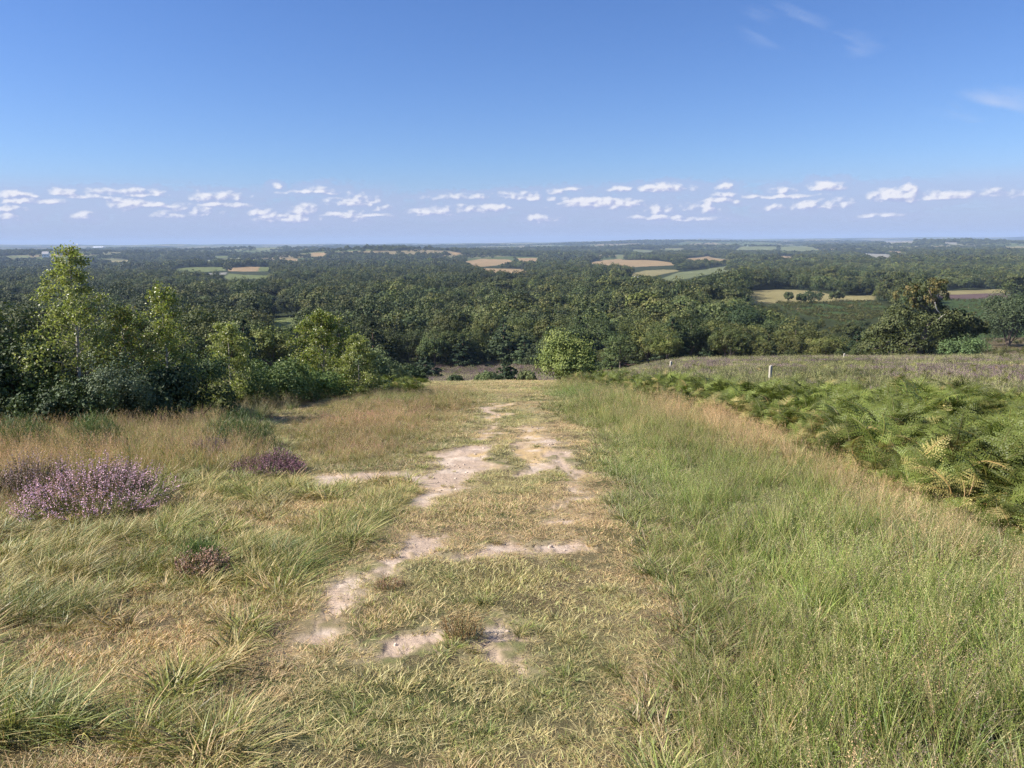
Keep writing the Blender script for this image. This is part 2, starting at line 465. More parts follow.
def make_ground():
    az = np.concatenate([np.linspace(-180, -48, 60, endpoint=False), np.linspace(-48, -38, 60, endpoint=False),
                         np.linspace(-38, 38, 940, endpoint=False), np.linspace(38, 48, 60, endpoint=False), np.linspace(48, 180, 60)])
    az = np.radians(az)
    rr = [0.4]
    while rr[-1] < 17500:
        r = rr[-1]
        rr.append(r * (1.0075 if r < 60 else 1.009 if r < 6000 else 1.014) + (.004 if r < 3 else 0))
    rr = np.array(rr)
    A, R = np.meshgrid(az, rr)
    X = R * np.sin(A); Y = R * np.cos(A); Z = H(X, Y)
    sh = X.shape
    # sand and wear
    nr = rr < 60
    S = np.full(sh, -1e9); Wn = np.full(sh, -9.)
    cols = (np.degrees(az) > -40) & (np.degrees(az) < 40)
    ix = np.ix_(nr, cols)
    S[ix] = sand_mask(X[ix], Y[ix])
    w = np.full(X[ix].shape, -9.)
    for P in WORNW: w = np.maximum(w, zone(X[ix], Y[ix], P, .5))
    Wn[ix] = w
    sand = sstep(-.05, .07, S)
    Z = Z - .016 * sand * (R < 60)
    Z = Z + sand * .016 * (fbm(X / .18, Y / .18, 77, 3) - .5) * (R < 60)
    Z = Z + sand * .010 * (fbm(X / .05, Y / .05, 78, 2) - .5) * (R < 12)
    n1 = fbm(X / 1.1, Y / 1.1, 1, 4)[..., None]; n2 = fbm(X / .25, Y / .25, 2, 3)[..., None]
    n3 = fbm(X / 60, Y / 60, 3, 4)[..., None]
    soil = np.array([.20, .155, .085]); moss = np.array([.15, .15, .06]); dry = np.array([.38, .29, .18])
    c = soil + (moss - soil) * sstep(.4, .6, n1) + (dry - soil) * sstep(.55, .75, n2) * .5
    c = c + (dry - c) * (sstep(-.3, .4, Wn)[..., None]) * .6
    # right tall grass: greener soil
    far_c = np.array([.055, .075, .028]) + (np.array([.09, .10, .04]) - np.array([.055, .075, .028])) * n3
    f = sstep(110, 150, R)[..., None]
    c = c * (1 - f) + far_c * f
    # brow heath beyond the path
    hz = ((R > 75) & (R < 175))[..., None] * sstep(.35, .55, fbm(X / 9, Y / 9, 8, 3))[..., None]
    c = c + (np.array([.23, .13, .13]) - c) * hz * .7
    hm = (sstep(.05, .09, X / np.maximum(Y, 1)) * sstep(13, 17, R) * (1 - sstep(112, 120, R)) * (Y > 0))[..., None]
    c = c + (np.array([.15, .15, .065]) * (.7 + .6 * fbm(X / 3, Y / 3, 9, 3))[..., None] - c) * hm * .8
    # open country
    fr = R > 1500
    g = fbm(X / 260, Y / 200, 64, 2)
    pal = np.array([[.20, .24, .09], [.26, .26, .12], [.40, .32, .17], [.16, .20, .07], [.30, .29, .15]])
    cell = (_hash(np.floor(X / 240 + 3 * fbm(X / 500, Y / 500, 66, 2)), np.floor(Y / 300 + 3 * fbm(X / 500, Y / 500, 67, 2)), 4) * 4.99).astype(int)
    fc = pal[cell]
    wd = woods(X, Y)[..., None]
    oc = fc * (1 - wd) + np.array([.04, .055, .025]) * wd
    k = sstep(1500, 2200, R)[..., None]
    c = c * (1 - k) + oc * k
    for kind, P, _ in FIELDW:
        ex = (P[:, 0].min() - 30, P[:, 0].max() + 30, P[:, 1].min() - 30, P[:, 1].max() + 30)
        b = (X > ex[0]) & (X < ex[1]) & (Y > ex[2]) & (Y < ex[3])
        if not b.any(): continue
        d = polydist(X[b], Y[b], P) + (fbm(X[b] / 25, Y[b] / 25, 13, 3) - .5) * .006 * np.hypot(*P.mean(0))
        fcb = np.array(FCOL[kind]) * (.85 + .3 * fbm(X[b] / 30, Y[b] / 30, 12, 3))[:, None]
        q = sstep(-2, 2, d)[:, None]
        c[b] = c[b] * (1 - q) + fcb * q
    # sand colour last
    pink = np.array([.44, .33, .245]); ochre = np.array([.47, .33, .16]); white = np.array([.55, .44, .34])
    sn = fbm(X / .8, Y / .8, 31, 4)[..., None]; sn2 = fbm(X / .3, Y / .2, 32, 4)[..., None]
    far = sstep(7, 10, R)[..., None]
    sc = pink + (ochre - pink) * sstep(.42, .6, sn) * far * .9
    sc = sc + (white - sc) * sstep(.5, .68, sn2) * .8
    sc = sc + (soil - sc) * sstep(.62, .78, fbm(X / .1, Y / .1, 34, 2))[..., None] * .2
    rim = (sstep(-.12, 0, S) * (R < 60))[..., None]; c = c + (np.array([.30, .225, .14]) * (.8 + .4 * n2) - c) * rim * .75
    sd = (sand * (R < 60))[..., None]
    c = c * (1 - sd) + sc * sd
    V = np.stack([X, Y, Z], -1).reshape(-1, 3)
    m, n = sh
    i, j = np.meshgrid(np.arange(m - 1), np.arange(n - 1), indexing='ij')
    k = (i * n + j).ravel()
    Fq = np.stack([k, k + n, k + n + 1, k + 1], -1)
    # close the middle
    me = build_mesh('ground', V, Fq[:, ::-1], c.reshape(-1, 3), (), None, True)
    a = me.attributes.new('sand', 'FLOAT', 'POINT'); a.data.foreach_set('value', sd.astype(np.float32).ravel())
    mt, nt, out = new_mat('ground_soil')
    L = nt.links.new
    ca = nt.nodes.new('ShaderNodeAttribute'); ca.attribute_name = 'Col'
    sa = nt.nodes.new('ShaderNodeAttribute'); sa.attribute_name = 'sand'
    geo = nt.nodes.new('ShaderNodeNewGeometry')
    nz = nt.nodes.new('ShaderNodeTexNoise'); nz.inputs['Scale'].default_value = 45; nz.inputs['Detail'].default_value = 5; nz.inputs['Roughness'].default_value = .7
    L(geo.outputs['Position'], nz.inputs['Vector'])
    nz2 = nt.nodes.new('ShaderNodeTexNoise'); nz2.inputs['Scale'].default_value = 7; nz2.inputs['Detail'].default_value = 6
    L(geo.outputs['Position'], nz2.inputs['Vector'])
    k1 = mth(nt, 'MULTIPLY_ADD', nz.outputs['Fac'], .9, .55)
    k2 = mth(nt, 'MULTIPLY_ADD', nz2.outputs['Fac'], .5, .75)
    k3 = mth(nt, 'MULTIPLY', k1, k2)
    s = nt.nodes.new('ShaderNodeVectorMath'); s.operation = 'SCALE'
    L(ca.outputs['Color'], s.inputs[0]); L(k3, s.inputs['Scale'])
    p = nt.nodes.new('ShaderNodeBsdfPrincipled'); p.inputs['Roughness'].default_value = .95; p.inputs['Specular IOR Level'].default_value = .15
    L(s.outputs[0], p.inputs['Base Color'])
    b = nt.nodes.new('ShaderNodeBump'); b.inputs['Strength'].default_value = .7; b.inputs['Distance'].default_value = .012
    hgt = mth(nt, 'MULTIPLY_ADD', nz2.outputs['Fac'], 2.0, nz.outputs['Fac'])
    L(hgt, b.inputs['Height']); L(b.outputs[0], p.inputs['Normal'])
    L(p.outputs[0], out.inputs[0])
    me.materials.append(mt)
    return tag(link('ground', me), 'hillside track and countryside', None, None, 'structure')

make_ground()

# ------------------------------------------------------------------ grass meshes
def c3(*a): return np.array(a, float)
GREEN = c3(.16, .215, .06); LIME = c3(.29, .34, .085); OLIVE = c3(.20, .20, .075); STRAW = c3(.52, .43, .25); TAN = c3(.44, .32, .17)
RED = c3(.38, .19, .10); BLUEG = c3(.15, .21, .09); PURP = c3(.30, .21, .19)

def pick(rng, n, opts, w):
    w = np.array(w, float); w /= w.sum()
    return np.array(opts)[rng.choice(len(opts), n, p=w)]

def turf(seed, dry, tall=1.):
    """trodden turf: short splayed blades over a mat of dead litter"""
    rng = np.random.default_rng(seed); mb = MB()
    n = 46
    cb = pick(rng, n, [OLIVE, TAN, STRAW, GREEN], [1, .6 + dry, dry, 1.2 * (1 - dry)])
    ct = pick(rng, n, [GREEN, LIME, STRAW, TAN, BLUEG], [1.0 * (1 - dry), 1.3 * (1 - dry), .25 + dry, .1 + .8 * dry, .3 * (1 - dry)])
    blades(mb, rng, n, (.012, .060 * tall), .0055, .08, cb, ct, (.1, .03), 1.3, .6, .3, 3, .25)
    m = 22
    lc = pick(rng, m, [STRAW, TAN, c3(.26, .19, .11), c3(.60, .52, .34)], [1, 1, .8, .4])
    blades(mb, rng, m, (.04, .10), .0045, .09, lc, lc, (0, 0), 4.0, .3, .3, 2)
    return mb.mesh('turf_tuft', M_GRASS)

def tuft(seed, dry, h=.15):
    """a separate clump with blades fanning outwards"""
    rng = np.random.default_rng(seed); mb = MB()
    n = 64
    cb = pick(rng, n, [OLIVE, TAN, GREEN, c3(.12, .10, .05)], [1, .4 + dry, 1.2 * (1 - dry), .7])
    ct = pick(rng, n, [GREEN, LIME, OLIVE, STRAW, TAN], [1.2 * (1 - dry), 1.4 * (1 - dry), .6, .3 + 1.3 * dry, .1 + dry])
    blades(mb, rng, n, (h * .35, h), .0062, .05, cb, ct, (.16, .04), 1.0, .6, .4, 4, .25)
    return mb.mesh('grass_tuft', M_GRASS)

def tussock(seed, dry, hmax=.28, lean=.6):
    rng = np.random.default_rng(seed); mb = MB()
    n = 90
    cb = pick(rng, n, [OLIVE, TAN, STRAW, GREEN], [1.3, .5 + dry, dry, 1.2 * (1 - dry)])
    ct = pick(rng, n, [GREEN, OLIVE, STRAW, TAN, BLUEG, LIME], [1.2 * (1 - dry), .8, .3 + dry, .15 + .8 * dry, .9 * (1 - dry), .4 * (1 - dry)])
    blades(mb, rng, n, (hmax * .3, hmax), .0062, .11, cb, ct, (lean, lean * .25), .9, .55, .32, 4, .25)
    return mb.mesh('tussock', M_GRASS)

def flowering(seed, dry, heads=PURP, h=.55):
    rng = np.random.default_rng(seed); mb = MB()
    n = 38
    cb = pick(rng, n, [OLIVE, TAN, GREEN, STRAW], [.7, .15 + dry, 2.0 * (1 - dry), dry])
    ct = pick(rng, n, [GREEN, LIME, STRAW, BLUEG], [1.5 * (1 - dry), 1.9 * (1 - dry), .15 + 1.5 * dry, .8 * (1 - dry)])
    blades(mb, rng, n, (h * .22, h * .75), .0070, .09, cb, ct, (.12, .04), .45, .4, .2, 4)
    m = 11
    sc = pick(rng, m, [STRAW, OLIVE, TAN], [1 + dry, .8 * (1 - dry), .6])
    tip, tdir, hh = blades(mb, rng, m, (h * .7, h * 1.12), .0028, .08, sc, sc, (.10, .03), .30, .18, .08, 4)
    # seed heads: small spikelets along the top
    k = 10
    t = np.linspace(0, 1, k)
    P = tip[:, None] - tdir[:, None] * (t[None, :, None] * .10) + rng.normal(0, .0065, (m, k, 3))
    hc = heads * (1 + .2 * rng.normal(size=(m, 1, 1)).clip(-.9, .9)) * np.ones((m, k, 3))
    leaves(mb, P.reshape(-1, 3), .014, rng, hc.reshape(-1, 3), np.tile(c3(0, 0, .2), (m * k, 1)), 1., .4)
    return mb.mesh('flowering_grass', M_GRASS)

def heather(seed, bloom, h=.32, n=130, R=.18, mat=None):
    rng = np.random.default_rng(seed); mb = MB()
    DK = c3(.10, .12, .045); PK = c3(.36, .235, .29) if bloom else c3(.20, .14, .09)
    tip, td, hh = blades(mb, rng, n, (h * .55, h), .006, R, c3(.10, .07, .05), DK, (0, 0), .7, .1, .02, 3)
    k = 7
    t = np.linspace(0, 1, k)
    P = tip[:, None] - td[:, None] * (t[None, :, None] * h * .45) + rng.normal(0, .008, (n, k, 3))
    f = rng.uniform(0, 1, (n, 1, 1)) < (.5 if bloom else .35)
    C = np.where(f & (t[None, :, None] < .7), PK * rng.uniform(.7, 1.25, (n, k, 1)), DK * rng.uniform(.8, 1.5, (n, k, 1)))
    leaves(mb, P.reshape(-1, 3), .020, rng, C.reshape(-1, 3), None, .8, .6)
    return mb.mesh('heather_clump', M_GRASS)

def frond(mb, rng, base, azim, L, col, rise=.8):
    """arching bracken frond: a stalk with tapering side pinnae in pairs"""
    o = np.array([math.cos(azim), math.sin(azim), 0]); up = np.array([0, 0, 1.])
    side = np.array([-o[1], o[0], 0])
    t = np.linspace(0, 1, 20)
    P = base + L * (rise * 1.15 * up * (t - .40 * t ** 2.4)[:, None] + o * (.10 * t + .70 * t ** 1.8)[:, None])
    P = P + side * (.08 * L * rng.normal() * t ** 2)[:, None]
    tube(mb, P[::3], np.interp(t[::3], [0, 1], [.005, .0015]), col * c3(1.2, .9, .9), 4)
    T = unit(np.gradient(P, axis=0))
    Vs = []; Cs = []
    tipc = rng.uniform(.9, 1.5)
    for k in np.arange(5.5, 19.4, 1.05):
        q = (k - 5.5) / 14.
        i0 = int(k); Pk = P[i0] * (1 - (k - i0)) + P[min(i0 + 1, 19)] * (k - i0); Tk = T[i0]
        ln = L * .29 * (1 - q) ** .9 + .012
        for s_ in (-1, 1):
            d = unit(side * s_ + Tk * (.30 + .5 * q) - up * rng.uniform(0, .45) + rng.normal(0, .16, 3))
            n_ = unit(np.cross(d, Tk) * s_ + rng.normal(0, .45, 3)); w_ = unit(np.cross(n_, d))
            lw = min(.14 * ln, L * .023) * rng.uniform(.7, 1.3)
            fs = np.array([0, .3, .7, 1.]); ww = np.array([.55, 1., .62, .08]) * lw
            C0 = Pk + d * (ln * fs)[:, None] - up * (.16 * ln * fs ** 2)[:, None]
            A = C0 + w_ * ww[:, None]; B = C0 - w_ * ww[:, None] + n_ * (ww * .5)[:, None]
            for m in range(3):
                Vs.append([A[m], B[m], B[m + 1], A[m + 1]])
                Cs.append(col * rng.uniform(.85, 1.18) * (1 + (tipc - 1) * q))
    Vs = np.array(Vs); n = len(Vs)
    mb.add(Vs.reshape(-1, 3), np.arange(4 * n).reshape(n, 4), np.repeat(np.array(Cs), 4, axis=0))

FERN = veg_mat('fern_leaves', .25, .5, .35, .4)
M_BARK = solid_mat('bark', .9, 14, .5, (1, 1, .4))
M_WOOD = solid_mat('weathered_timber', .9, 30, .25, (1, 1, .1))
M_STONE = veg_mat('stone', 0., .9, .2, .4)
M_WALL = solid_mat('house_wall', .9, 1.5, .06)
M_ROOF = solid_mat('house_roof', .85, 3, .2)

def link(name, me, parent=None, loc=None, rz=0, scl=None):
    o = bpy.data.objects.new(name, me); COL.objects.link(o)
    if parent is not None: o.parent = parent
    if loc is not None: o.location = tuple(loc)
    if rz: o.rotation_euler = (0, 0, rz)
    if scl is not None: o.scale = (scl,) * 3 if isinstance(scl, (int, float)) else scl
    return o

def tag(o, label=None, cat=None, group=None, kind=None):
    for k, v in (('label', label), ('category', cat), ('group', group), ('kind', kind)):
        if v: o[k] = v
    return o

# ------------------------------------------------------------------ scatter (stuff)
def scatter(name, meshes, P, rot, scl, idx, tint, label, cat):
    n = len(P)
    me = bpy.data.meshes.new(name)
    me.vertices.add(n); me.vertices.foreach_set('co', np.ascontiguousarray(P, np.float32).ravel())
    def attr(nm, ty, field, d):
        a = me.attributes.new(nm, ty, 'POINT'); a.data.foreach_set(field, d)
    attr('rot', 'FLOAT_VECTOR', 'vector', np.ascontiguousarray(rot, np.float32).ravel())
    scl = np.asarray(scl, np.float32)
    if scl.ndim == 1: scl = np.repeat(scl[:, None], 3, 1)
    attr('scl', 'FLOAT_VECTOR', 'vector', np.ascontiguousarray(scl, np.float32).ravel())
    attr('idx', 'INT', 'value', np.ascontiguousarray(idx, np.int32))
    attr('tint', 'FLOAT_VECTOR', 'vector', np.ascontiguousarray(np.asarray(tint) - 1, np.float32).ravel())
    me.update()
    o = link(name, me)
    tag(o, label, cat, None, 'stuff')
    ng = bpy.data.node_groups.new(name + '_nodes', 'GeometryNodeTree')
    ng.interface.new_socket('Geometry', in_out='INPUT', socket_type='NodeSocketGeometry')
    ng.interface.new_socket('Geometry', in_out='OUTPUT', socket_type='NodeSocketGeometry')
    N = ng.nodes; L = ng.links.new
    gi = N.new('NodeGroupInput'); go = N.new('NodeGroupOutput')
    iop = N.new('GeometryNodeInstanceOnPoints')
    jn = N.new('GeometryNodeJoinGeometry')
    for k, m in enumerate(reversed(meshes)):
        src = bpy.data.objects.new(m.name, m)          # never linked: only its geometry is read
        oi = N.new('GeometryNodeObjectInfo'); oi.inputs['Object'].default_value = src
        g2 = N.new('GeometryNodeGeometryToInstance')
        L(oi.outputs['Geometry'], g2.inputs[0]); L(g2.outputs[0], jn.inputs[0])
    L(gi.outputs[0], iop.inputs['Points']); L(jn.outputs[0], iop.inputs['Instance'])
    iop.inputs['Pick Instance'].default_value = True
    def named(nm, ty):
        a = N.new('GeometryNodeInputNamedAttribute'); a.data_type = ty; a.inputs['Name'].default_value = nm
        return [q for q in a.outputs if q.enabled][0]
    L(named('idx', 'INT'), iop.inputs['Instance Index'])
    e2r = N.new('FunctionNodeEulerToRotation')
    L(named('rot', 'FLOAT_VECTOR'), e2r.inputs[0]); L(e2r.outputs[0], iop.inputs['Rotation'])
    L(named('scl', 'FLOAT_VECTOR'), iop.inputs['Scale'])
    L(iop.outputs[0], go.inputs[0])
    md = o.modifiers.new('scatter', 'NODES'); md.node_group = ng
    return o

# ------------------------------------------------------------------ world layout (from the photograph, set out on the ground)
SAND = [[(486, 404), (502, 403), (498, 420), (490, 436), (480, 440), (486, 424)],
        [(497, 441), (462, 446), (436, 461), (424, 474), (404, 483), (416, 492), (406, 507), (426, 510), (450, 499), (472, 482), (492, 462)],
        [(296, 486), (300, 480), (335, 474), (372, 471), (404, 474), (404, 482), (372, 480), (332, 484)],
        [(521, 424), (536, 427), (550, 446), (546, 460), (531, 475), (511, 473), (524, 458), (519, 440)],
        [(549, 432), (561, 444), (566, 462), (580, 482), (579, 507), (566, 507), (566, 484), (553, 466)],
        [(560, 519), (582, 516), (577, 524), (556, 526)],
        [(545, 545), (580, 543), (576, 551), (548, 553)],
        [(500, 538), (525, 544), (534, 552), (500, 559), (450, 562), (452, 557), (478, 550)],
        [(441, 533), (428, 549), (402, 566), (362, 588), (336, 612), (322, 636), (292, 648), (287, 636), (312, 618), (322, 593), (352, 574), (396, 548), (418, 535)],
        [(361, 640), (392, 631), (446, 622), (444, 638), (404, 646), (378, 661), (359, 654)],
        [(481, 630), (496, 625), (527, 649), (512, 657), (478, 646)],
        [(640, 515), (652, 514), (650, 519), (638, 519)]]
WORN = [[(555, 400), (560, 440), (600, 500), (640, 560), (655, 640), (640, 720), (670, 900), (560, 900), (560, 700), (540, 600), (560, 520), (540, 440), (520, 400)],
        [(0, 640), (120, 600), (260, 590), (300, 640), (180, 700), (60, 680)],
        [(60, 730), (170, 720), (200, 768), (160, 800), (0, 800), (0, 745)],
        [(250, 500), (350, 500), (300, 540), (230, 540)]]
SANDW = [wpoly(p) for p in SAND]
WORNW = [wpoly(p) for p in WORN]
Z_TALLR = wpoly([(540, 388), (560, 386), (620, 392), (700, 410), (760, 428), (850, 468), (940, 520), (1024, 552), (1300, 640), (1500, 1100), (760, 1100), (705, 800), (668, 700), (672, 620), (650, 540), (622, 480), (580, 430), (552, 405)])
Z_DRYR = wpoly([(640, 396), (700, 412), (760, 430), (850, 472), (940, 522), (1024, 556), (1300, 640), (1300, 760), (1024, 640), (930, 590), (850, 520), (760, 470), (700, 440), (650, 418)])
Z_BRACK = wpoly([(560, 385), (600, 391), (700, 412), (760, 430), (850, 472), (940, 524), (1024, 556), (1300, 650), (1500, 640), (1500, 460), (1024, 422), (930, 414), (850, 410), (770, 404), (700, 395), (650, 389), (600, 384)])
Z_TALLL = wpoly([(268, 452), (262, 430), (300, 408), (350, 396), (410, 390), (470, 388), (484, 392), (470, 425), (440, 446), (400, 466), (340, 472), (290, 462)])
Z_STRAW = wpoly([(-300, 520), (-300, 430), (0, 432), (130, 424), (200, 424), (262, 430), (275, 455), (250, 480), (180, 478), (140, 505), (100, 520), (40, 510), (0, 540)])
Z_MEDL = wpoly([(-300, 520), (0, 530), (60, 510), (150, 500), (250, 478), (300, 478), (410, 486), (400, 520), (380, 540), (330, 570), (300, 600), (270, 650), (235, 700), (260, 760), (200, 900), (-600, 1100)])
Z_THICK = wpoly([(-500, 432), (0, 430), (130, 420), (200, 418), (262, 420), (300, 404), (360, 394), (410, 387), (410, 380), (300, 382), (100, 384), (-500, 386)])

FIELDS = [  # colour kind, outline
    ('wheat', [(588, 263), (604, 260), (620, 259), (644, 260), (684, 264.6), (660, 266), (635, 267), (592, 265)]),
    ('wheat', [(680, 259), (708, 256), (740, 259.5), (719, 261.5), (690, 261)]),
    ('straw', [(629, 273.5), (645, 270.5), (663, 269.5), (682, 270), (654, 276), (632, 276)]),
    ('pale', [(659, 279), (680, 272), (723, 266.5), (746, 264.5), (735, 270), (700, 276), (672, 281)]),
    ('straw', [(745, 291), (779, 289.5), (815, 291), (838, 296), (876, 295.5), (874, 300), (840, 301), (790, 303), (752, 304)]),
    ('straw', [(932, 291), (970, 290), (1010, 289.3), (1009, 293.2), (936, 294.6)]),
    ('heath', [(936, 294.6), (1009, 293.2), (1009, 299), (940, 299)]),
    ('pale', [(780, 247), (794, 246), (818, 250), (804, 251.5), (780, 251)]),
    ('pale', [(734, 251), (742, 246.5), (777, 246.5), (777, 251)]),
    ('wheat', [(780, 256), (794, 256.5), (790, 259), (780, 259)]),
    ('white', [(859, 253), (887, 254), (893, 259.5), (875, 258)]),
    ('wheat', [(884, 251), (903, 251.5), (900, 254)]),
    ('pale', [(857, 275.5), (883, 273.3), (883, 275.7), (863, 277)]),
    ('white', [(885, 240.9), (913, 240.7), (913, 243.2), (887, 243.2)]),
    ('white', [(944, 242), (957, 242.6), (957, 244.3), (945, 244)]),
    ('straw', [(1001, 246.7), (1030, 246), (1030, 249), (1006, 248.4)]),
    ('green', [(169, 271.5), (179, 268), (199, 267), (224, 267.3), (226, 270.5), (191, 273), (174, 273)]),
    ('wheat', [(227, 268), (252, 266.5), (260, 267), (258, 271.5), (229, 271.5)]),
    ('green', [(260, 267), (270, 267), (270, 271.2), (258, 271.7)]),
    ('green', [(222, 277), (229, 273.4), (272.5, 275.6), (272.5, 278.4), (229, 279.6)]),
    ('white', [(201, 273.6), (227, 272.4), (225.6, 274.6), (202, 275.8)]),
    ('green', [(213, 256), (229, 255.6), (229, 257.5), (216, 258.7)]),
    ('pale', [(200, 262), (212, 260.4), (210, 262.8)]),
    ('green', [(266, 317.8), (312, 318), (311, 321), (290, 329), (267, 328)]),
    ('pale', [(254, 248.9), (276, 246.6), (275, 248.4), (260, 251)]),
    ('wheat', [(311, 252.8), (326, 252.6), (324, 256.4), (313, 256)]),
    ('wheat', [(286, 259), (298, 259), (297, 262.4), (287, 262)]),
    ('wheat', [(463, 261.5), (481, 258.8), (508.5, 259.5), (515, 262), (492, 266), (476, 267)]),
    ('wheat', [(477, 268), (512, 268.8), (529, 269.5), (528, 273), (512, 274), (493, 273)]),
    ('wheat', [(517, 258), (538, 258), (537, 262.8), (522, 263)]),
    ('wheat', [(448.5, 252), (462, 253), (456, 255.8)]),
    ('pale', [(664, 248.8), (678, 248.8), (677, 251.2), (666, 251.2)]),
    ('pale', [(632, 249.5), (654, 250.5), (652, 252.8), (634, 252.4)]),
    ('pale', [(617, 255), (623, 255), (623, 259), (617, 259)]),
    ('pale', [(5, 256), (30, 255.5), (30, 257.4), (8, 258)]),
    ('straw', [(110, 261), (130, 260), (128, 262.6), (112, 263)]),
    ('brack', [(930, 299), (1040, 299), (1060, 335), (1000, 345), (940, 330)]),
    ('brack', [(775, 303), (870, 301), (900, 312), (850, 325), (790, 312)]),
    ('moor', [(985, 338), (1060, 336), (1090, 372), (1000, 368)]),
]
FCOL = {'wheat': (.50, .36, .19), 'straw': (.42, .36, .17), 'pale': (.28, .30, .14), 'green': (.24, .27, .10),
        'white': (.44, .41, .34), 'heath': (.22, .15, .14), 'brack': (.10, .15, .05), 'moor': (.24, .19, .11)}
FIELDW = [(k, wpoly(p), np.array(p)) for k, p in FIELDS]

# ------------------------------------------------------------------ ground sheet
def sand_mask(x, y):
    r = np.hypot(x, y)
    wx = x + (fbm(x / .5, y / .5, 91, 4) - .5) * .055 * (r + 2) + (fbm(x / .13, y / .13, 94, 3) - .5) * .16; wy = y + (fbm(x / .5 + 9, y / .5, 92, 4) - .5) * .10 * (r + 2) + (fbm(x / .13 + 4, y / .13, 95, 3) - .5) * .2
    m = np.full(np.shape(x), -1e9)
    for P in SANDW:
        m = np.maximum(m, polydist(wx, wy, P))
    return m + .03          # signed metres, positive inside

def zone(x, y, P, wob=.25):
    r = np.hypot(x, y)
    k = wob * (1 + r * .06)
    return polydist(x + (fbm(x / 1.3, y / 1.3, 71, 3) - .5) * 2 * k, y + (fbm(x / 1.3 + 5, y / 1.3, 72, 3) - .5) * 2 * k, P)

def woods(x, y):
    """woodland density 0..1 of the open country"""
    r = np.hypot(x, y)
    n = fbm(x / 420 + 40, y / 420, 61, 4)
    thr = np.interp(r, [0, 1500, 2500, 5000, 20000], [.0, .0, .50, .54, .56])
    return sstep(thr - .03, thr + .03, n)

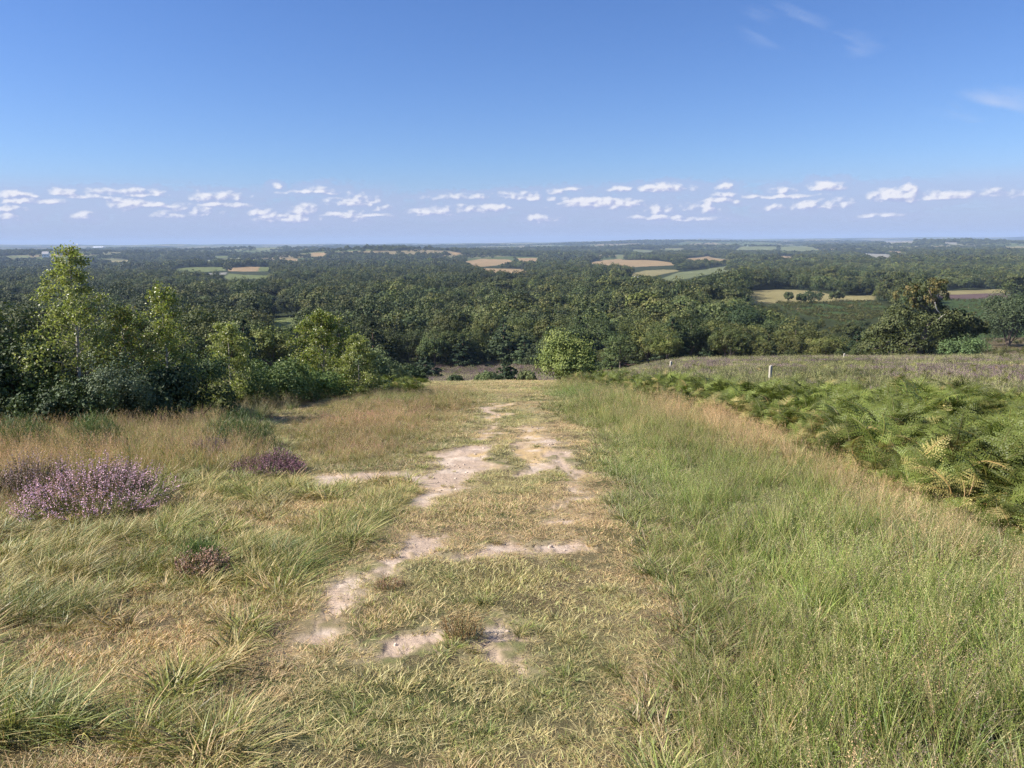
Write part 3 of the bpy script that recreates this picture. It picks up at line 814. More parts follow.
def make_ground():
    az = np.concatenate([np.linspace(-180, -48, 60, endpoint=False), np.linspace(-48, -38, 60, endpoint=False),
                         np.linspace(-38, 38, 940, endpoint=False), np.linspace(38, 48, 60, endpoint=False), np.linspace(48, 180, 60)])
    az = np.radians(az)
    rr = [0.4]
    while rr[-1] < 17500:
        r = rr[-1]
        rr.append(r * (1.0075 if r < 60 else 1.009 if r < 6000 else 1.014) + (.004 if r < 3 else 0))
    rr = np.array(rr)
    A, R = np.meshgrid(az, rr)
    X = R * np.sin(A); Y = R * np.cos(A); Z = H(X, Y)
    sh = X.shape
    # sand and wear
    nr = rr < 60
    S = np.full(sh, -1e9); Wn = np.full(sh, -9.)
    cols = (np.degrees(az) > -40) & (np.degrees(az) < 40)
    ix = np.ix_(nr, cols)
    S[ix] = sand_mask(X[ix], Y[ix])
    w = np.full(X[ix].shape, -9.)
    for P in WORNW: w = np.maximum(w, zone(X[ix], Y[ix], P, .5))
    Wn[ix] = w
    sand = sstep(-.05, .07, S)
    Z = Z - .045 * sand * (R < 60)
    Z = Z + sand * .03 * (fbm(X / .18, Y / .18, 77, 3) - .5) * (R < 60)
    Z = Z + sand * .018 * (fbm(X / .05, Y / .05, 78, 2) - .5) * (R < 12)
    n1 = fbm(X / 1.1, Y / 1.1, 1, 4)[..., None]; n2 = fbm(X / .25, Y / .25, 2, 3)[..., None]
    n3 = fbm(X / 60, Y / 60, 3, 4)[..., None]
    soil = np.array([.20, .155, .085]); moss = np.array([.13, .145, .055]); dry = np.array([.34, .27, .15])
    c = soil + (moss - soil) * sstep(.4, .6, n1) + (dry - soil) * sstep(.55, .75, n2) * .5
    c = c + (dry - c) * (sstep(-.3, .4, Wn)[..., None]) * .6
    # right tall grass: greener soil
    far_c = np.array([.055, .075, .028]) + (np.array([.09, .10, .04]) - np.array([.055, .075, .028])) * n3
    f = sstep(110, 150, R)[..., None]
    c = c * (1 - f) + far_c * f
    # brow heath beyond the path
    hz = ((R > 75) & (R < 175))[..., None] * sstep(.35, .55, fbm(X / 9, Y / 9, 8, 3))[..., None]
    c = c + (np.array([.23, .13, .13]) - c) * hz * .7
    # open country
    fr = R > 1500
    g = fbm(X / 260, Y / 200, 64, 2)
    pal = np.array([[.20, .24, .09], [.26, .26, .12], [.40, .32, .17], [.16, .20, .07], [.30, .29, .15]])
    cell = (_hash(np.floor(X / 240 + 3 * fbm(X / 500, Y / 500, 66, 2)), np.floor(Y / 300 + 3 * fbm(X / 500, Y / 500, 67, 2)), 4) * 4.99).astype(int)
    fc = pal[cell]
    wd = woods(X, Y)[..., None]
    oc = fc * (1 - wd) + np.array([.04, .055, .025]) * wd
    k = sstep(1500, 2200, R)[..., None]
    c = c * (1 - k) + oc * k
    for kind, P, _ in FIELDW:
        ex = (P[:, 0].min() - 30, P[:, 0].max() + 30, P[:, 1].min() - 30, P[:, 1].max() + 30)
        b = (X > ex[0]) & (X < ex[1]) & (Y > ex[2]) & (Y < ex[3])
        if not b.any(): continue
        d = polydist(X[b], Y[b], P)
        fcb = np.array(FCOL[kind]) * (.85 + .3 * fbm(X[b] / 30, Y[b] / 30, 12, 3))[:, None]
        q = sstep(-2, 2, d)[:, None]
        c[b] = c[b] * (1 - q) + fcb * q
    # sand colour last
    pink = np.array([.40, .305, .24]); ochre = np.array([.42, .29, .14]); white = np.array([.53, .43, .34])
    sn = fbm(X / .8, Y / .8, 31, 4)[..., None]; sn2 = fbm(X / .3, Y / .2, 32, 4)[..., None]
    far = sstep(7, 10, R)[..., None]
    sc = pink + (ochre - pink) * sstep(.42, .6, sn) * far * .9
    sc = sc + (white - sc) * sstep(.5, .68, sn2) * .8
    sc = sc + (soil - sc) * sstep(.6, .75, fbm(X / .1, Y / .1, 34, 2))[..., None] * .35
    rim = (sstep(-.28, 0, S) * (R < 60))[..., None]; c = c + (np.array([.30, .225, .14]) * (.8 + .4 * n2) - c) * rim * .75
    sd = (sand * (R < 60))[..., None]
    c = c * (1 - sd) + sc * sd
    V = np.stack([X, Y, Z], -1).reshape(-1, 3)
    m, n = sh
    i, j = np.meshgrid(np.arange(m - 1), np.arange(n - 1), indexing='ij')
    k = (i * n + j).ravel()
    Fq = np.stack([k, k + n, k + n + 1, k + 1], -1)
    # close the middle
    me = build_mesh('ground', V, Fq[:, ::-1], c.reshape(-1, 3), (), None, True)
    a = me.attributes.new('sand', 'FLOAT', 'POINT'); a.data.foreach_set('value', sd.astype(np.float32).ravel())
    mt, nt, out = new_mat('ground_soil')
    L = nt.links.new
    ca = nt.nodes.new('ShaderNodeAttribute'); ca.attribute_name = 'Col'
    sa = nt.nodes.new('ShaderNodeAttribute'); sa.attribute_name = 'sand'
    geo = nt.nodes.new('ShaderNodeNewGeometry')
    nz = nt.nodes.new('ShaderNodeTexNoise'); nz.inputs['Scale'].default_value = 45; nz.inputs['Detail'].default_value = 5; nz.inputs['Roughness'].default_value = .7
    L(geo.outputs['Position'], nz.inputs['Vector'])
    nz2 = nt.nodes.new('ShaderNodeTexNoise'); nz2.inputs['Scale'].default_value = 7; nz2.inputs['Detail'].default_value = 6
    L(geo.outputs['Position'], nz2.inputs['Vector'])
    k1 = mth(nt, 'MULTIPLY_ADD', nz.outputs['Fac'], .9, .55)
    k2 = mth(nt, 'MULTIPLY_ADD', nz2.outputs['Fac'], .5, .75)
    k3 = mth(nt, 'MULTIPLY', k1, k2)
    s = nt.nodes.new('ShaderNodeVectorMath'); s.operation = 'SCALE'
    L(ca.outputs['Color'], s.inputs[0]); L(k3, s.inputs['Scale'])
    p = nt.nodes.new('ShaderNodeBsdfPrincipled'); p.inputs['Roughness'].default_value = .95; p.inputs['Specular IOR Level'].default_value = .15
    L(s.outputs[0], p.inputs['Base Color'])
    b = nt.nodes.new('ShaderNodeBump'); b.inputs['Strength'].default_value = .7; b.inputs['Distance'].default_value = .012
    hgt = mth(nt, 'MULTIPLY_ADD', nz2.outputs['Fac'], 2.0, nz.outputs['Fac'])
    L(hgt, b.inputs['Height']); L(b.outputs[0], p.inputs['Normal'])
    L(p.outputs[0], out.inputs[0])
    me.materials.append(mt)
    return tag(link('ground', me), 'hillside track and countryside', None, None, 'structure')

make_ground()

# ------------------------------------------------------------------ grass meshes
def c3(*a): return np.array(a, float)
GREEN = c3(.16, .215, .06); LIME = c3(.29, .34, .085); OLIVE = c3(.20, .20, .075); STRAW = c3(.52, .43, .25); TAN = c3(.44, .32, .17)
RED = c3(.38, .19, .10); BLUEG = c3(.15, .21, .09); PURP = c3(.30, .21, .19)

def pick(rng, n, opts, w):
    w = np.array(w, float); w /= w.sum()
    return np.array(opts)[rng.choice(len(opts), n, p=w)]

def turf(seed, dry, tall=1.):
    """trodden turf: short splayed blades over a mat of dead litter"""
    rng = np.random.default_rng(seed); mb = MB()
    n = 46
    cb = pick(rng, n, [OLIVE, TAN, STRAW, GREEN], [1, .6 + dry, dry, 1.2 * (1 - dry)])
    ct = pick(rng, n, [GREEN, LIME, STRAW, TAN, BLUEG], [1.0 * (1 - dry), 1.3 * (1 - dry), .25 + dry, .1 + .8 * dry, .3 * (1 - dry)])
    blades(mb, rng, n, (.012, .060 * tall), .0055, .08, cb, ct, (.1, .03), 1.3, .6, .3, 3, .25)
    m = 22
    lc = pick(rng, m, [STRAW, TAN, c3(.26, .19, .11), c3(.60, .52, .34)], [1, 1, .8, .4])
    blades(mb, rng, m, (.04, .10), .0045, .09, lc, lc, (0, 0), 4.0, .3, .3, 2)
    return mb.mesh('turf_tuft', M_GRASS)

def tuft(seed, dry, h=.15):
    """a separate clump with blades fanning outwards"""
    rng = np.random.default_rng(seed); mb = MB()
    n = 64
    cb = pick(rng, n, [OLIVE, TAN, GREEN, c3(.12, .10, .05)], [1, .4 + dry, 1.2 * (1 - dry), .7])
    ct = pick(rng, n, [GREEN, LIME, OLIVE, STRAW, TAN], [1.2 * (1 - dry), 1.4 * (1 - dry), .6, .3 + 1.3 * dry, .1 + dry])
    blades(mb, rng, n, (h * .35, h), .0062, .05, cb, ct, (.16, .04), 1.0, .6, .4, 4, .25)
    return mb.mesh('grass_tuft', M_GRASS)

def tussock(seed, dry, hmax=.28, lean=.6):
    rng = np.random.default_rng(seed); mb = MB()
    n = 90
    cb = pick(rng, n, [OLIVE, TAN, STRAW, GREEN], [1.3, .5 + dry, dry, 1.2 * (1 - dry)])
    ct = pick(rng, n, [GREEN, OLIVE, STRAW, TAN, BLUEG, LIME], [1.2 * (1 - dry), .8, .3 + dry, .15 + .8 * dry, .9 * (1 - dry), .4 * (1 - dry)])
    blades(mb, rng, n, (hmax * .3, hmax), .0062, .11, cb, ct, (lean, lean * .25), .9, .55, .32, 4, .25)
    return mb.mesh('tussock', M_GRASS)

def flowering(seed, dry, heads=PURP, h=.55):
    rng = np.random.default_rng(seed); mb = MB()
    n = 38
    cb = pick(rng, n, [OLIVE, TAN, GREEN, STRAW], [.7, .15 + dry, 2.0 * (1 - dry), dry])
    ct = pick(rng, n, [GREEN, LIME, STRAW, BLUEG], [1.5 * (1 - dry), 1.9 * (1 - dry), .15 + 1.5 * dry, .8 * (1 - dry)])
    blades(mb, rng, n, (h * .22, h * .75), .0070, .09, cb, ct, (.12, .04), .45, .4, .2, 4)
    m = 11
    sc = pick(rng, m, [STRAW, OLIVE, TAN], [1 + dry, .8 * (1 - dry), .6])
    tip, tdir, hh = blades(mb, rng, m, (h * .7, h * 1.12), .0028, .08, sc, sc, (.10, .03), .30, .18, .08, 4)
    # seed heads: small spikelets along the top
    k = 10
    t = np.linspace(0, 1, k)
    P = tip[:, None] - tdir[:, None] * (t[None, :, None] * .10) + rng.normal(0, .0065, (m, k, 3))
    hc = heads * (1 + .2 * rng.normal(size=(m, 1, 1)).clip(-.9, .9)) * np.ones((m, k, 3))
    leaves(mb, P.reshape(-1, 3), .014, rng, hc.reshape(-1, 3), np.tile(c3(0, 0, .2), (m * k, 1)), 1., .4)
    return mb.mesh('flowering_grass', M_GRASS)

def heather(seed, bloom, h=.32, n=130, R=.18, mat=None):
    rng = np.random.default_rng(seed); mb = MB()
    DK = c3(.07, .075, .035); PK = c3(.36, .235, .29) if bloom else c3(.20, .14, .09)
    tip, td, hh = blades(mb, rng, n, (h * .55, h), .006, R, c3(.10, .07, .05), DK, (0, 0), .7, .1, .02, 3)
    k = 7
    t = np.linspace(0, 1, k)
    P = tip[:, None] - td[:, None] * (t[None, :, None] * h * .45) + rng.normal(0, .008, (n, k, 3))
    f = rng.uniform(0, 1, (n, 1, 1)) < (.5 if bloom else .35)
    C = np.where(f & (t[None, :, None] < .7), PK * rng.uniform(.7, 1.25, (n, k, 1)), DK * rng.uniform(.8, 1.5, (n, k, 1)))
    leaves(mb, P.reshape(-1, 3), .020, rng, C.reshape(-1, 3), None, .8, .6)
    return mb.mesh('heather_clump', M_GRASS)

def frond(mb, rng, base, azim, L, col, rise=.8):
    """arching bracken frond with paired, toothed pinnae"""
    o = np.array([math.cos(azim), math.sin(azim), 0]); up = np.array([0, 0, 1.])
    side = np.array([-o[1], o[0], 0])
    t = np.linspace(0, 1, 24)
    P = base + L * (rise * up * (t - .42 * t ** 2.2)[:, None] + o * (.12 * t + .62 * t ** 1.9)[:, None])
    P = P + side * (.06 * L * rng.normal() * t ** 2)[:, None]
    tube(mb, P[::3], np.interp(t[::3], [0, 1], [.006, .002]), col * c3(1.1, .8, .9), 4)
    T = unit(np.gradient(P, axis=0))
    Vs = []; Cs = []
    for k in range(7, 24):
        q = (k - 7) / 16.
        ln = L * .40 * (1 - q) ** .85 + .02
        for s in (-1, 1):
            d = unit(side * s + T[k] * (.35 + .4 * q) - up * .12 + rng.normal(0, .10, 3))
            nn = max(3, int(6 * (1 - q)) + 2)
            n_ = unit(np.cross(d, T[k]) * s)
            w_ = np.cross(n_, d)
            for j in range(nn):
                f = (j + .5) / nn
                c0 = P[k] + d * ln * f - up * (.10 * ln * f * f)
                lw = ln * .085 * (1 - f) ** .7 + .0035
                a = d * (ln / nn * .40)
                b1 = w_ * lw
                dz = n_ * lw * rng.uniform(-.4, .9)
                Vs.append([c0 - a, c0 - a * .2 + b1 + dz, c0 + a, c0 - a * .2 - b1 + dz])
                Cs.append(col * rng.uniform(.85, 1.18))
    Vs = np.array(Vs); n = len(Vs)
    mb.add(Vs.reshape(-1, 3), np.arange(4 * n).reshape(n, 4), np.repeat(np.array(Cs), 4, axis=0))

FERN = c3(.118, .142, .027)
def bracken(seed, h=.55, yellow=.12, nf=7):
    rng = np.random.default_rng(seed); mb = MB()
    for k in range(nf):
        a = k * 2 * math.pi / nf + rng.uniform(-.5, .5)
        col = FERN * rng.uniform(.55, 1.3)
        if rng.uniform() < yellow: col = c3(.34, .29, .10)
        if rng.uniform() < .2: col = c3(.19, .23, .05)
        b = np.array([rng.normal(0, .13), rng.normal(0, .13), rng.uniform(-.02, .36)])
        tube(mb, [(b[0] * .3, b[1] * .3, -.1), b], [.006, .005], c3(.16, .15, .06), 4)
        frond(mb, rng, b, a, h * rng.uniform(.8, 1.25), col, rng.uniform(.75, 1.05))
    return mb.mesh('bracken_plant', M_FERN)

# ------------------------------------------------------------------ grass scatter
def sector(n, r0, r1, rng, half=43):
    r = np.sqrt(rng.uniform(r0 ** 2, r1 ** 2, n)); a = np.radians(rng.uniform(-half, half, n))
    return r * np.sin(a), r * np.cos(a)

def near_grass():
    rng = np.random.default_rng(5)
    xs, ys = [], []
    for r0, r1, dens in ((1.3, 5, 430), (5, 9, 330), (9, 16, 150), (16, 28, 75), (28, 52, 38), (52, 75, 16)):
        area = math.radians(43) * (r1 ** 2 - r0 ** 2)
        x, y = sector(int(area * dens), r0, r1, rng)
        xs.append(x); ys.append(y)
    x = np.concatenate(xs); y = np.concatenate(ys); r = np.hypot(x, y)
    S = sand_mask(x, y)
    tallr = zone(x, y, Z_TALLR, .3); dryr = zone(x, y, Z_DRYR, .4); br = zone(x, y, Z_BRACK, .3)
    tl = zone(x, y, Z_TALLL, .3); st = zone(x, y, Z_STRAW, .3); ml = zone(x, y, Z_MEDL, .35); th = zone(x, y, Z_THICK, .2)
    worn = np.full(len(x), -9.)
    for P in WORNW: worn = np.maximum(worn, zone(x, y, P, .5))
    heathz = (x / np.maximum(y, 1) > .04) & (br < 0) & (tallr < -.3) & (r > 14) & (y > 12) & (x > 4)
    n_a = fbm(x / 1.6, y / 1.6, 41, 4); n_b = fbm(x / .6, y / .6, 43, 3); n_c = fbm(x / 4.5, y / 4.5, 45, 3)
    clump = fbm(x / .42, y / .42, 47, 2)
    U = rng.uniform(0, 1, len(x))
    dn = np.where(r < 9, .62, .9); tsz = np.interp(r, [0, 5, 13], [.72, .78, 1.])
    fars = 1 + .5 * sstep(9, 30, r)
    big = 1 + .9 * sstep(12, 50, r)
    sets = {}
    def put(key, msk, idx, scl, tint, zs=None, lean=.0):
        k = np.nonzero(msk)[0]
        if len(k) == 0: return
        P = np.stack([x[k], y[k], H(x[k], y[k])], 1)
        rot = np.stack([rng.normal(0, .07, len(k)), rng.normal(0, .07, len(k)), rng.normal(0, .8, len(k)) if lean else rng.uniform(0, 6.28, len(k))], 1)
        s = scl[k]
        sc = np.stack([s, s, s * (zs[k] if zs is not None else 1)], 1)
        sets.setdefault(key, []).append((P, rot, sc, idx[k], tint[k]))
    free = (S < -.03) | ((S < .03) & (U < .4)) | (U < .03)
    edge = sstep(-.25, 0, S) * (S < 0.05)
    # ---- turf everywhere but deep sand and bracken
    lawn = free & (br < 0) & ~heathz & (tallr < .35) & (ml < .6) & (st < .5) & (tl < .5) & (th < 0)
    dryv = np.clip(.52 + 1.5 * (n_a - .45) + .55 * sstep(-.4, .5, worn) + .5 * (n_c - .5), 0, 1)
    idx = np.where(U * .6 + .2 < dryv, rng.integers(4, 8, len(x)), rng.integers(0, 4, len(x)))
    bright = .85 + .45 * n_b
    hum = np.array([1.12, 1.0, .92]) + (np.array([.96, 1.0, .80]) - np.array([1.12, 1.0, .92])) * sstep(.4, .6, n_a)[:, None]
    T = bright[:, None] * hum
    hgt = .6 + 1.1 * sstep(.45, .75, n_b) + .4 * sstep(.5, .7, n_a)
    hgt = hgt * (1 - .45 * sstep(-.3, .4, worn)) * (1 - .55 * edge)
    thin = (U > .45 * sstep(-.2, .3, worn) * sstep(.4, .6, n_b)) & (U > .3 * sstep(-.15, -.02, S) * sstep(.35, .55, clump))
    put('turf', lawn & thin, idx, tsz * big * rng.uniform(.8, 1.3, len(x)), T, hgt)
    # little raised tussocks in the lawn and along the sand edges
    cl2 = fbm(x / .19 + 7, y / .16, 51, 2)
    tus = lawn & (sstep(.56, .68, cl2) * (.2 + .6 * sstep(.40, .6, n_a)) > U * 1.6 / dn) & (worn < .35)
    put('tuft', tus, np.where(U < .1, rng.integers(4, 6, len(x)), rng.integers(0, 4, len(x))), .50 * big * rng.uniform(.5, 1.35, len(x)), T, np.ones(len(x)))
    # ---- left meadow of wind-laid tussocks
    mound = fbm(x / .42 + 31, y / .36, 49, 3)
    med = free & (ml > -.1) & (U < .05 + .9 * sstep(.42, .58, mound))
    bare_l = (ml > -.1) & (worn > -.1) & (n_b > .42)
    dr = np.clip(.52 + 2.2 * (n_a - .52) + .5 * sstep(-.3, .3, worn), 0, 1)
    idx = np.where(rng.uniform(0, 1, len(x)) < dr, rng.integers(4, 7, len(x)), rng.integers(0, 4, len(x)))
    Tm = (.75 + .6 * n_b)[:, None] * (np.array([1.15, 1.0, .9]) + (np.array([.98, .98, .78]) - np.array([1.15, 1.0, .9])) * sstep(.4, .6, .5 * mound + .5 * n_a)[:, None])
    rr_ = rng.uniform(.65, 1.15, len(x)) * (.38 + .55 * sstep(.42, .66, mound)) * (1 - .55 * sstep(-.2, .3, worn))
    low_ = y < 6.2
    tk = free & (ml > -.1) & ~bare_l & (sstep(.46, .60, cl2) * .75 * dn > U)
    put('tuft', tk, np.where(rng.uniform(0, 1, len(x)) < dr, rng.integers(4, 6, len(x)), rng.integers(0, 4, len(x))), rng.uniform(.6, 1.6, len(x)) * np.minimum(big, 1.5), Tm, np.ones(len(x)))
    med = med & (U < np.where(low_, .55, .30) * dn) & (mound > .47)
    put('tuss', med & ~bare_l, idx, rr_ * np.minimum(big, 1.5), Tm, np.ones(len(x)), 1)
    put('turf', free & (ml > -.2) & (U < .8), np.where(rng.uniform(0, 1, len(x)) < dr + .15, 5, 1), tsz * big * 1.15, Tm, np.full(len(x), 1.3))
    # ---- tall flowering grass on the right
    gap = fbm(x / .5 + 3, y / .35, 53, 3)
    fl = free & (tallr > 0) & (br < .9) & (U < (.12 + .40 * sstep(.38, .56, gap)) * (1 + .35 * sstep(8, 20, r)) * dn)
    ramp = .45 + .55 * sstep(0, 1.0, tallr)
    dry = sstep(.0, .35, dryr) * .75 + .9 * (n_a - .5) + .12
    idx = np.where(rng.uniform(0, 1, len(x)) < dry, rng.integers(4, 7, len(x)), rng.integers(0, 4, len(x)))
    Tt = (.66 + .55 * n_b)[:, None] * (1 + (n_c[:, None] - .5) * np.array([.5, .1, .3]))
    put('tall', fl, idx, .62 * np.minimum(big, 1.5) * rng.uniform(.75, 1.2, len(x)) * ramp, Tt * np.where(idx[:, None] < 4, np.array([.94, 1.07, .80]), np.array([1.2, 1.12, 1.05])), .8 + .5 * n_c + .25 * sstep(0, .3, dryr))
    put('tuft', free & (tallr > -.05) & (U > 1 - .30 * dn) & (br < 0), rng.integers(0, 4, len(x)), 1.25 * rng.uniform(.7, 1.2, len(x)), Tt, np.ones(len(x)), 1)
    put('turf', free & (tallr > -.1) & (br < 0) & (U < .5), rng.integers(0, 4, len(x)), big * 1.2, Tt, np.full(len(x), 1.5))
    # ---- purplish tall grass left of the path
    pl = free & (tl > 0) & (U < .5)
    rp = .45 + .45 * sstep(0, 1.2, tl)
    idx = np.where(rng.uniform(0, 1, len(x)) < .35 + 1.5 * (n_a - .5), rng.integers(7, 10, len(x)), rng.integers(0, 4, len(x)))
    put('tall', pl, idx, .6 * np.minimum(big, 1.5) * rng.uniform(.75, 1.15, len(x)) * rp, Tt * np.array([1.25, 1.1, 1.05]), np.full(len(x), .85))
    put('turf', free & (tl > -.3) & (U > .4), rng.integers(0, 4, len(x)), big * 1.1, Tt, np.full(len(x), 1.4))
    # ---- straw band under the birches
    sb = free & (st > 0) & (U < .30)
    idx = np.where(rng.uniform(0, 1, len(x)) < .72 + 2.4 * (n_a - .5), rng.integers(4, 10, len(x)), rng.integers(0, 4, len(x)))
    put('tall', sb, idx, .75 * rng.uniform(.7, 1.2, len(x)) * (.6 + .4 * sstep(0, .8, st)), Tt * np.array([1.22, 1.14, 1.05]), .7 + .7 * n_c)
    put('tuft', free & (st > -.2) & (U > .6), idx % 6, 1.6 * rng.uniform(.6, 1.1, len(x)), Tt, np.ones(len(x)), 1)
    # under the thicket and beyond the brow: rough grass
    put('tall', (th > 0) & (U < .12), rng.integers(0, 7, len(x)), .8 * rng.uniform(.7, 1.1, len(x)), Tt, np.ones(len(x)))
    TU = [turf(100 + k, .15) for k in range(4)] + [turf(110 + k, .85) for k in range(4)]
    TS = [tussock(120 + k, .12) for k in range(4)] + [tussock(130 + k, .8, .26) for k in range(3)]
    FL = [flowering(140 + k, .08, (PURP, OLIVE, LIME, STRAW)[k]) for k in range(4)] + [flowering(150 + k, .85, c3(.52, .40, .22), .6) for k in range(3)] + [flowering(160 + k, .45, c3(.48, .32, .25), .5) for k in range(3)]
    TF = [tuft(180 + k, .1, (.12, .15, .18, .14)[k]) for k in range(4)] + [tuft(186 + k, .8) for k in range(2)]
    for key, meshes, lab in (('tuft', TF, 'scattered clumps of coarser grass fanning out of the turf'),
                             ('turf', TU, 'short dry turf of green and straw blades beside the sandy track'),
                             ('tuss', TS, 'soft wind-laid tussock grass in the rough meadow'),
                             ('tall', FL, 'tall flowering grass with purplish and straw seed heads')):
        a = [np.concatenate(q) for q in zip(*sets[key])]
        nm = {'tuft': 'clump_grass', 'turf': 'turf_grass', 'tuss': 'tussock_grass', 'tall': 'tall_grass'}[key]
        scatter(nm, meshes, a[0], a[1], a[2], a[3], a[4], lab, 'grass')
        print('SCATTER', nm, len(a[0]))
near_grass()

def pebbles():
    rng = np.random.default_rng(15)
    V0 = np.array([[1, 0, 0], [.3, .9, 0], [-.8, .55, 0], [-.8, -.6, 0], [.3, -.95, 0], [.5, 0, .6], [.1, .5, .7], [-.5, .2, .6], [-.4, -.4, .65], [.2, -.5, .6]], float)
    ms = []
    for k in range(4):
        V = V0 * rng.uniform(.8, 1.25, (10, 3)); mb = MB()
        F_ = [[j, (j + 1) % 5, 5 + (j + 1) % 5, 5 + j] for j in range(5)] + [[5, 6, 7, 8], [5, 8, 9, 9]]
        mb.add(V, F_[:6], c3(.44, .35, .27) * (.75 + .15 * k)); mb.add(V[[5, 8, 9]].repeat([1, 1, 2], 0) + np.array([[0, 0, 0]] * 3 + [[.01, 0, 0]]), [[0, 1, 2, 3]], c3(.44, .35, .27) * (.75 + .15 * k))
        ms.append(mb.mesh('pebble', M_STONE))
    x, y = sector(70000, 2.2, 22, rng, 30)
    S = sand_mask(x, y); m = (S > -.05) & (rng.uniform(0, 1, len(x)) < .22 * sstep(.5, .65, fbm(x / .4, y / .4, 98, 3)) + .03)
    x, y = x[m], y[m]; n = len(x)
    P = np.stack([x, y, H(x, y) - .016], 1)
    scatter('gravel', ms, P, np.stack([rng.normal(0, .2, n), rng.normal(0, .2, n), rng.uniform(0, 6.28, n)], 1), .004 + .016 * rng.uniform(0, 1, n) ** 3.5 + .0006 * y, rng.integers(0, 4, n), rng.uniform(.7, 1.3, (n, 1)) * np.ones((n, 3)), 'small stones loose on the bare sandy patches', 'gravel')
    print('SCATTER gravel', n)
pebbles()

# ------------------------------------------------------------------ bracken and heath
def heath_and_bracken():
    rng = np.random.default_rng(9)
    BR = [bracken(200 + k, .41, .05, 9) for k in range(5)] + [bracken(210, .38, .7, 8), bracken(211, .40, .4, 8)]
    x, y = sector(34000, 4, 60, rng, 46)
    br = zone(x, y, Z_BRACK, .35)
    r = np.hypot(x, y)
    keep = (br > 0) & (rng.uniform(0, 1, len(x)) < np.where(r < 22, 1, .8))
    edge = br < .5
    # one plant per ~0.35 m
    xk, yk, ek = x[keep], y[keep], edge[keep]
    # densify the near part
    x2, y2 = sector(14000, 5, 22, rng, 46); b2 = zone(x2, y2, Z_BRACK, .35); k2 = b2 > 0
    xk = np.concatenate([xk, x2[k2]]); yk = np.concatenate([yk, y2[k2]]); ek = np.concatenate([ek, b2[k2] < .5])
    # bracken in the thicket at the left and behind
    x3 = []; y3 = []
    for (u0, u1, v0, v1, n) in ((200, 245, 398, 412, 12), (240, 420, 384, 398, 120), (60, 240, 400, 424, 50), (-200, 40, 410, 430, 60), (300, 410, 388, 393, 60)):
        for _ in range(n):
            p = hit(rng.uniform(u0, u1), rng.uniform(v0, v1)); x3.append(p[0]); y3.append(p[1])
    nb = len(xk)
    xk = np.concatenate([xk, x3]); yk = np.concatenate([yk, y3]); ek = np.concatenate([ek, np.zeros(len(x3), bool)])
    # sparse bracken in the open heath
    xh, yh = sector(16000, 18, 112, rng, 44)
    hz = (xh / yh > .06) & (zone(xh, yh, Z_BRACK, .3) < 0) & (zone(xh, yh, Z_TALLR, .3) < 0) & (fbm(xh / 5, yh / 5, 81, 3) > .40) & (yh > 13)
    xh, yh = xh[hz], yh[hz]
    xk = np.concatenate([xk, xh]); yk = np.concatenate([yk, yh]); ek = np.concatenate([ek, np.zeros(len(xh), bool)])
    # bracken slopes further off
    xs = []; ys = []
    for kind, P, _ in FIELDW:
        if kind in ('brack', 'moor'):
            lo = P.min(0); hi = P.max(0)
            q = rng.uniform(lo, hi, (5200, 2)); q = q[inpoly(q[:, 0], q[:, 1], P)]
            q = q[fbm(q[:, 0] / 14, q[:, 1] / 14, 83, 3) > (.42 if kind == 'brack' else .55)]
            xs.append(q[:, 0]); ys.append(q[:, 1])
    xs = np.concatenate(xs); ys = np.concatenate(ys); nfar = len(xs)
    xk = np.concatenate([xk, xs]); yk = np.concatenate([yk, ys]); ek = np.concatenate([ek, np.zeros(nfar, bool)])
    n = len(xk)
    rk = np.hypot(xk, yk)
    P = np.stack([xk, yk, H(xk, yk)], 1)
    rot = np.stack([rng.normal(0, .3, n), rng.normal(0, .3, n), rng.uniform(0, 6.28, n)], 1)
    scl = rng.uniform(.7, 1.3, n) * (1 - .25 * ek) * (.5 + .72 * fbm(xk / 1.1, yk / .8, 99, 2))
    scl[nb:nb + len(x3)] *= .9
    scl[nb + len(x3):] *= .62
    scl[n - nfar:] *= 4.
    idx = rng.integers(0, 5, n)
    yl = rng.uniform(0, 1, n) < np.where(ek, .35, .05)
    idx[yl] = rng.integers(5, 7, yl.sum())
    tint = (.55 + .95 * fbm(xk / .8, yk / .8, 84, 3))[:, None] * np.ones((n, 3))
    hth = slice(nb + len(x3), n)
    tint[hth] = tint[hth] * np.array([1.15, 1.0, 1.3]); tint[n - nfar:] *= .6
    scatter('bracken', BR, P, rot, scl, idx, tint, 'bright green bracken fronds massed along the heath edge', 'bracken')
    print('SCATTER bracken', n)
    # heather
    HE = [heather(220 + k, True) for k in range(3)] + [heather(225 + k, False) for k in range(3)] + [flowering(170, .35, STRAW, .42), tussock(171, .3, .3, .2)]
    parts = []
    for r0, r1, n, s in ((14, 30, 9000, 1.0), (30, 60, 15000, 1.1), (60, 125, 20000, 1.5)):
        x, y = sector(n, r0, r1, rng, 44)
        m = ((x / y > .13) | ((y > 34) & (x / y > .085))) & (zone(x, y, Z_BRACK, .4) < .1) & (zone(x, y, Z_TALLR, .3) < -.2)
        parts.append((x[m], y[m], np.full(m.sum(), s)))
    # heather along the top of the bracken band, by the brow
    x, y = sector(5000, 24, 60, rng, 30); m = (x / y > .13) & (x / y < .33) & (zone(x, y, Z_BRACK, .4) > -1.5) & (y > 19) & (zone(x, y, Z_TALLR, .3) < -.4) & (fbm(x / 3, y / 3, 96, 3) > .5)
    parts.append((x[m], y[m], np.full(m.sum(), 1.5)))
    x, y = sector(22000, 75, 190, rng, 30); m = (x / y < .08) & (x / y > -.35)
    parts.append((x[m], y[m], np.full(m.sum(), 2.4)))
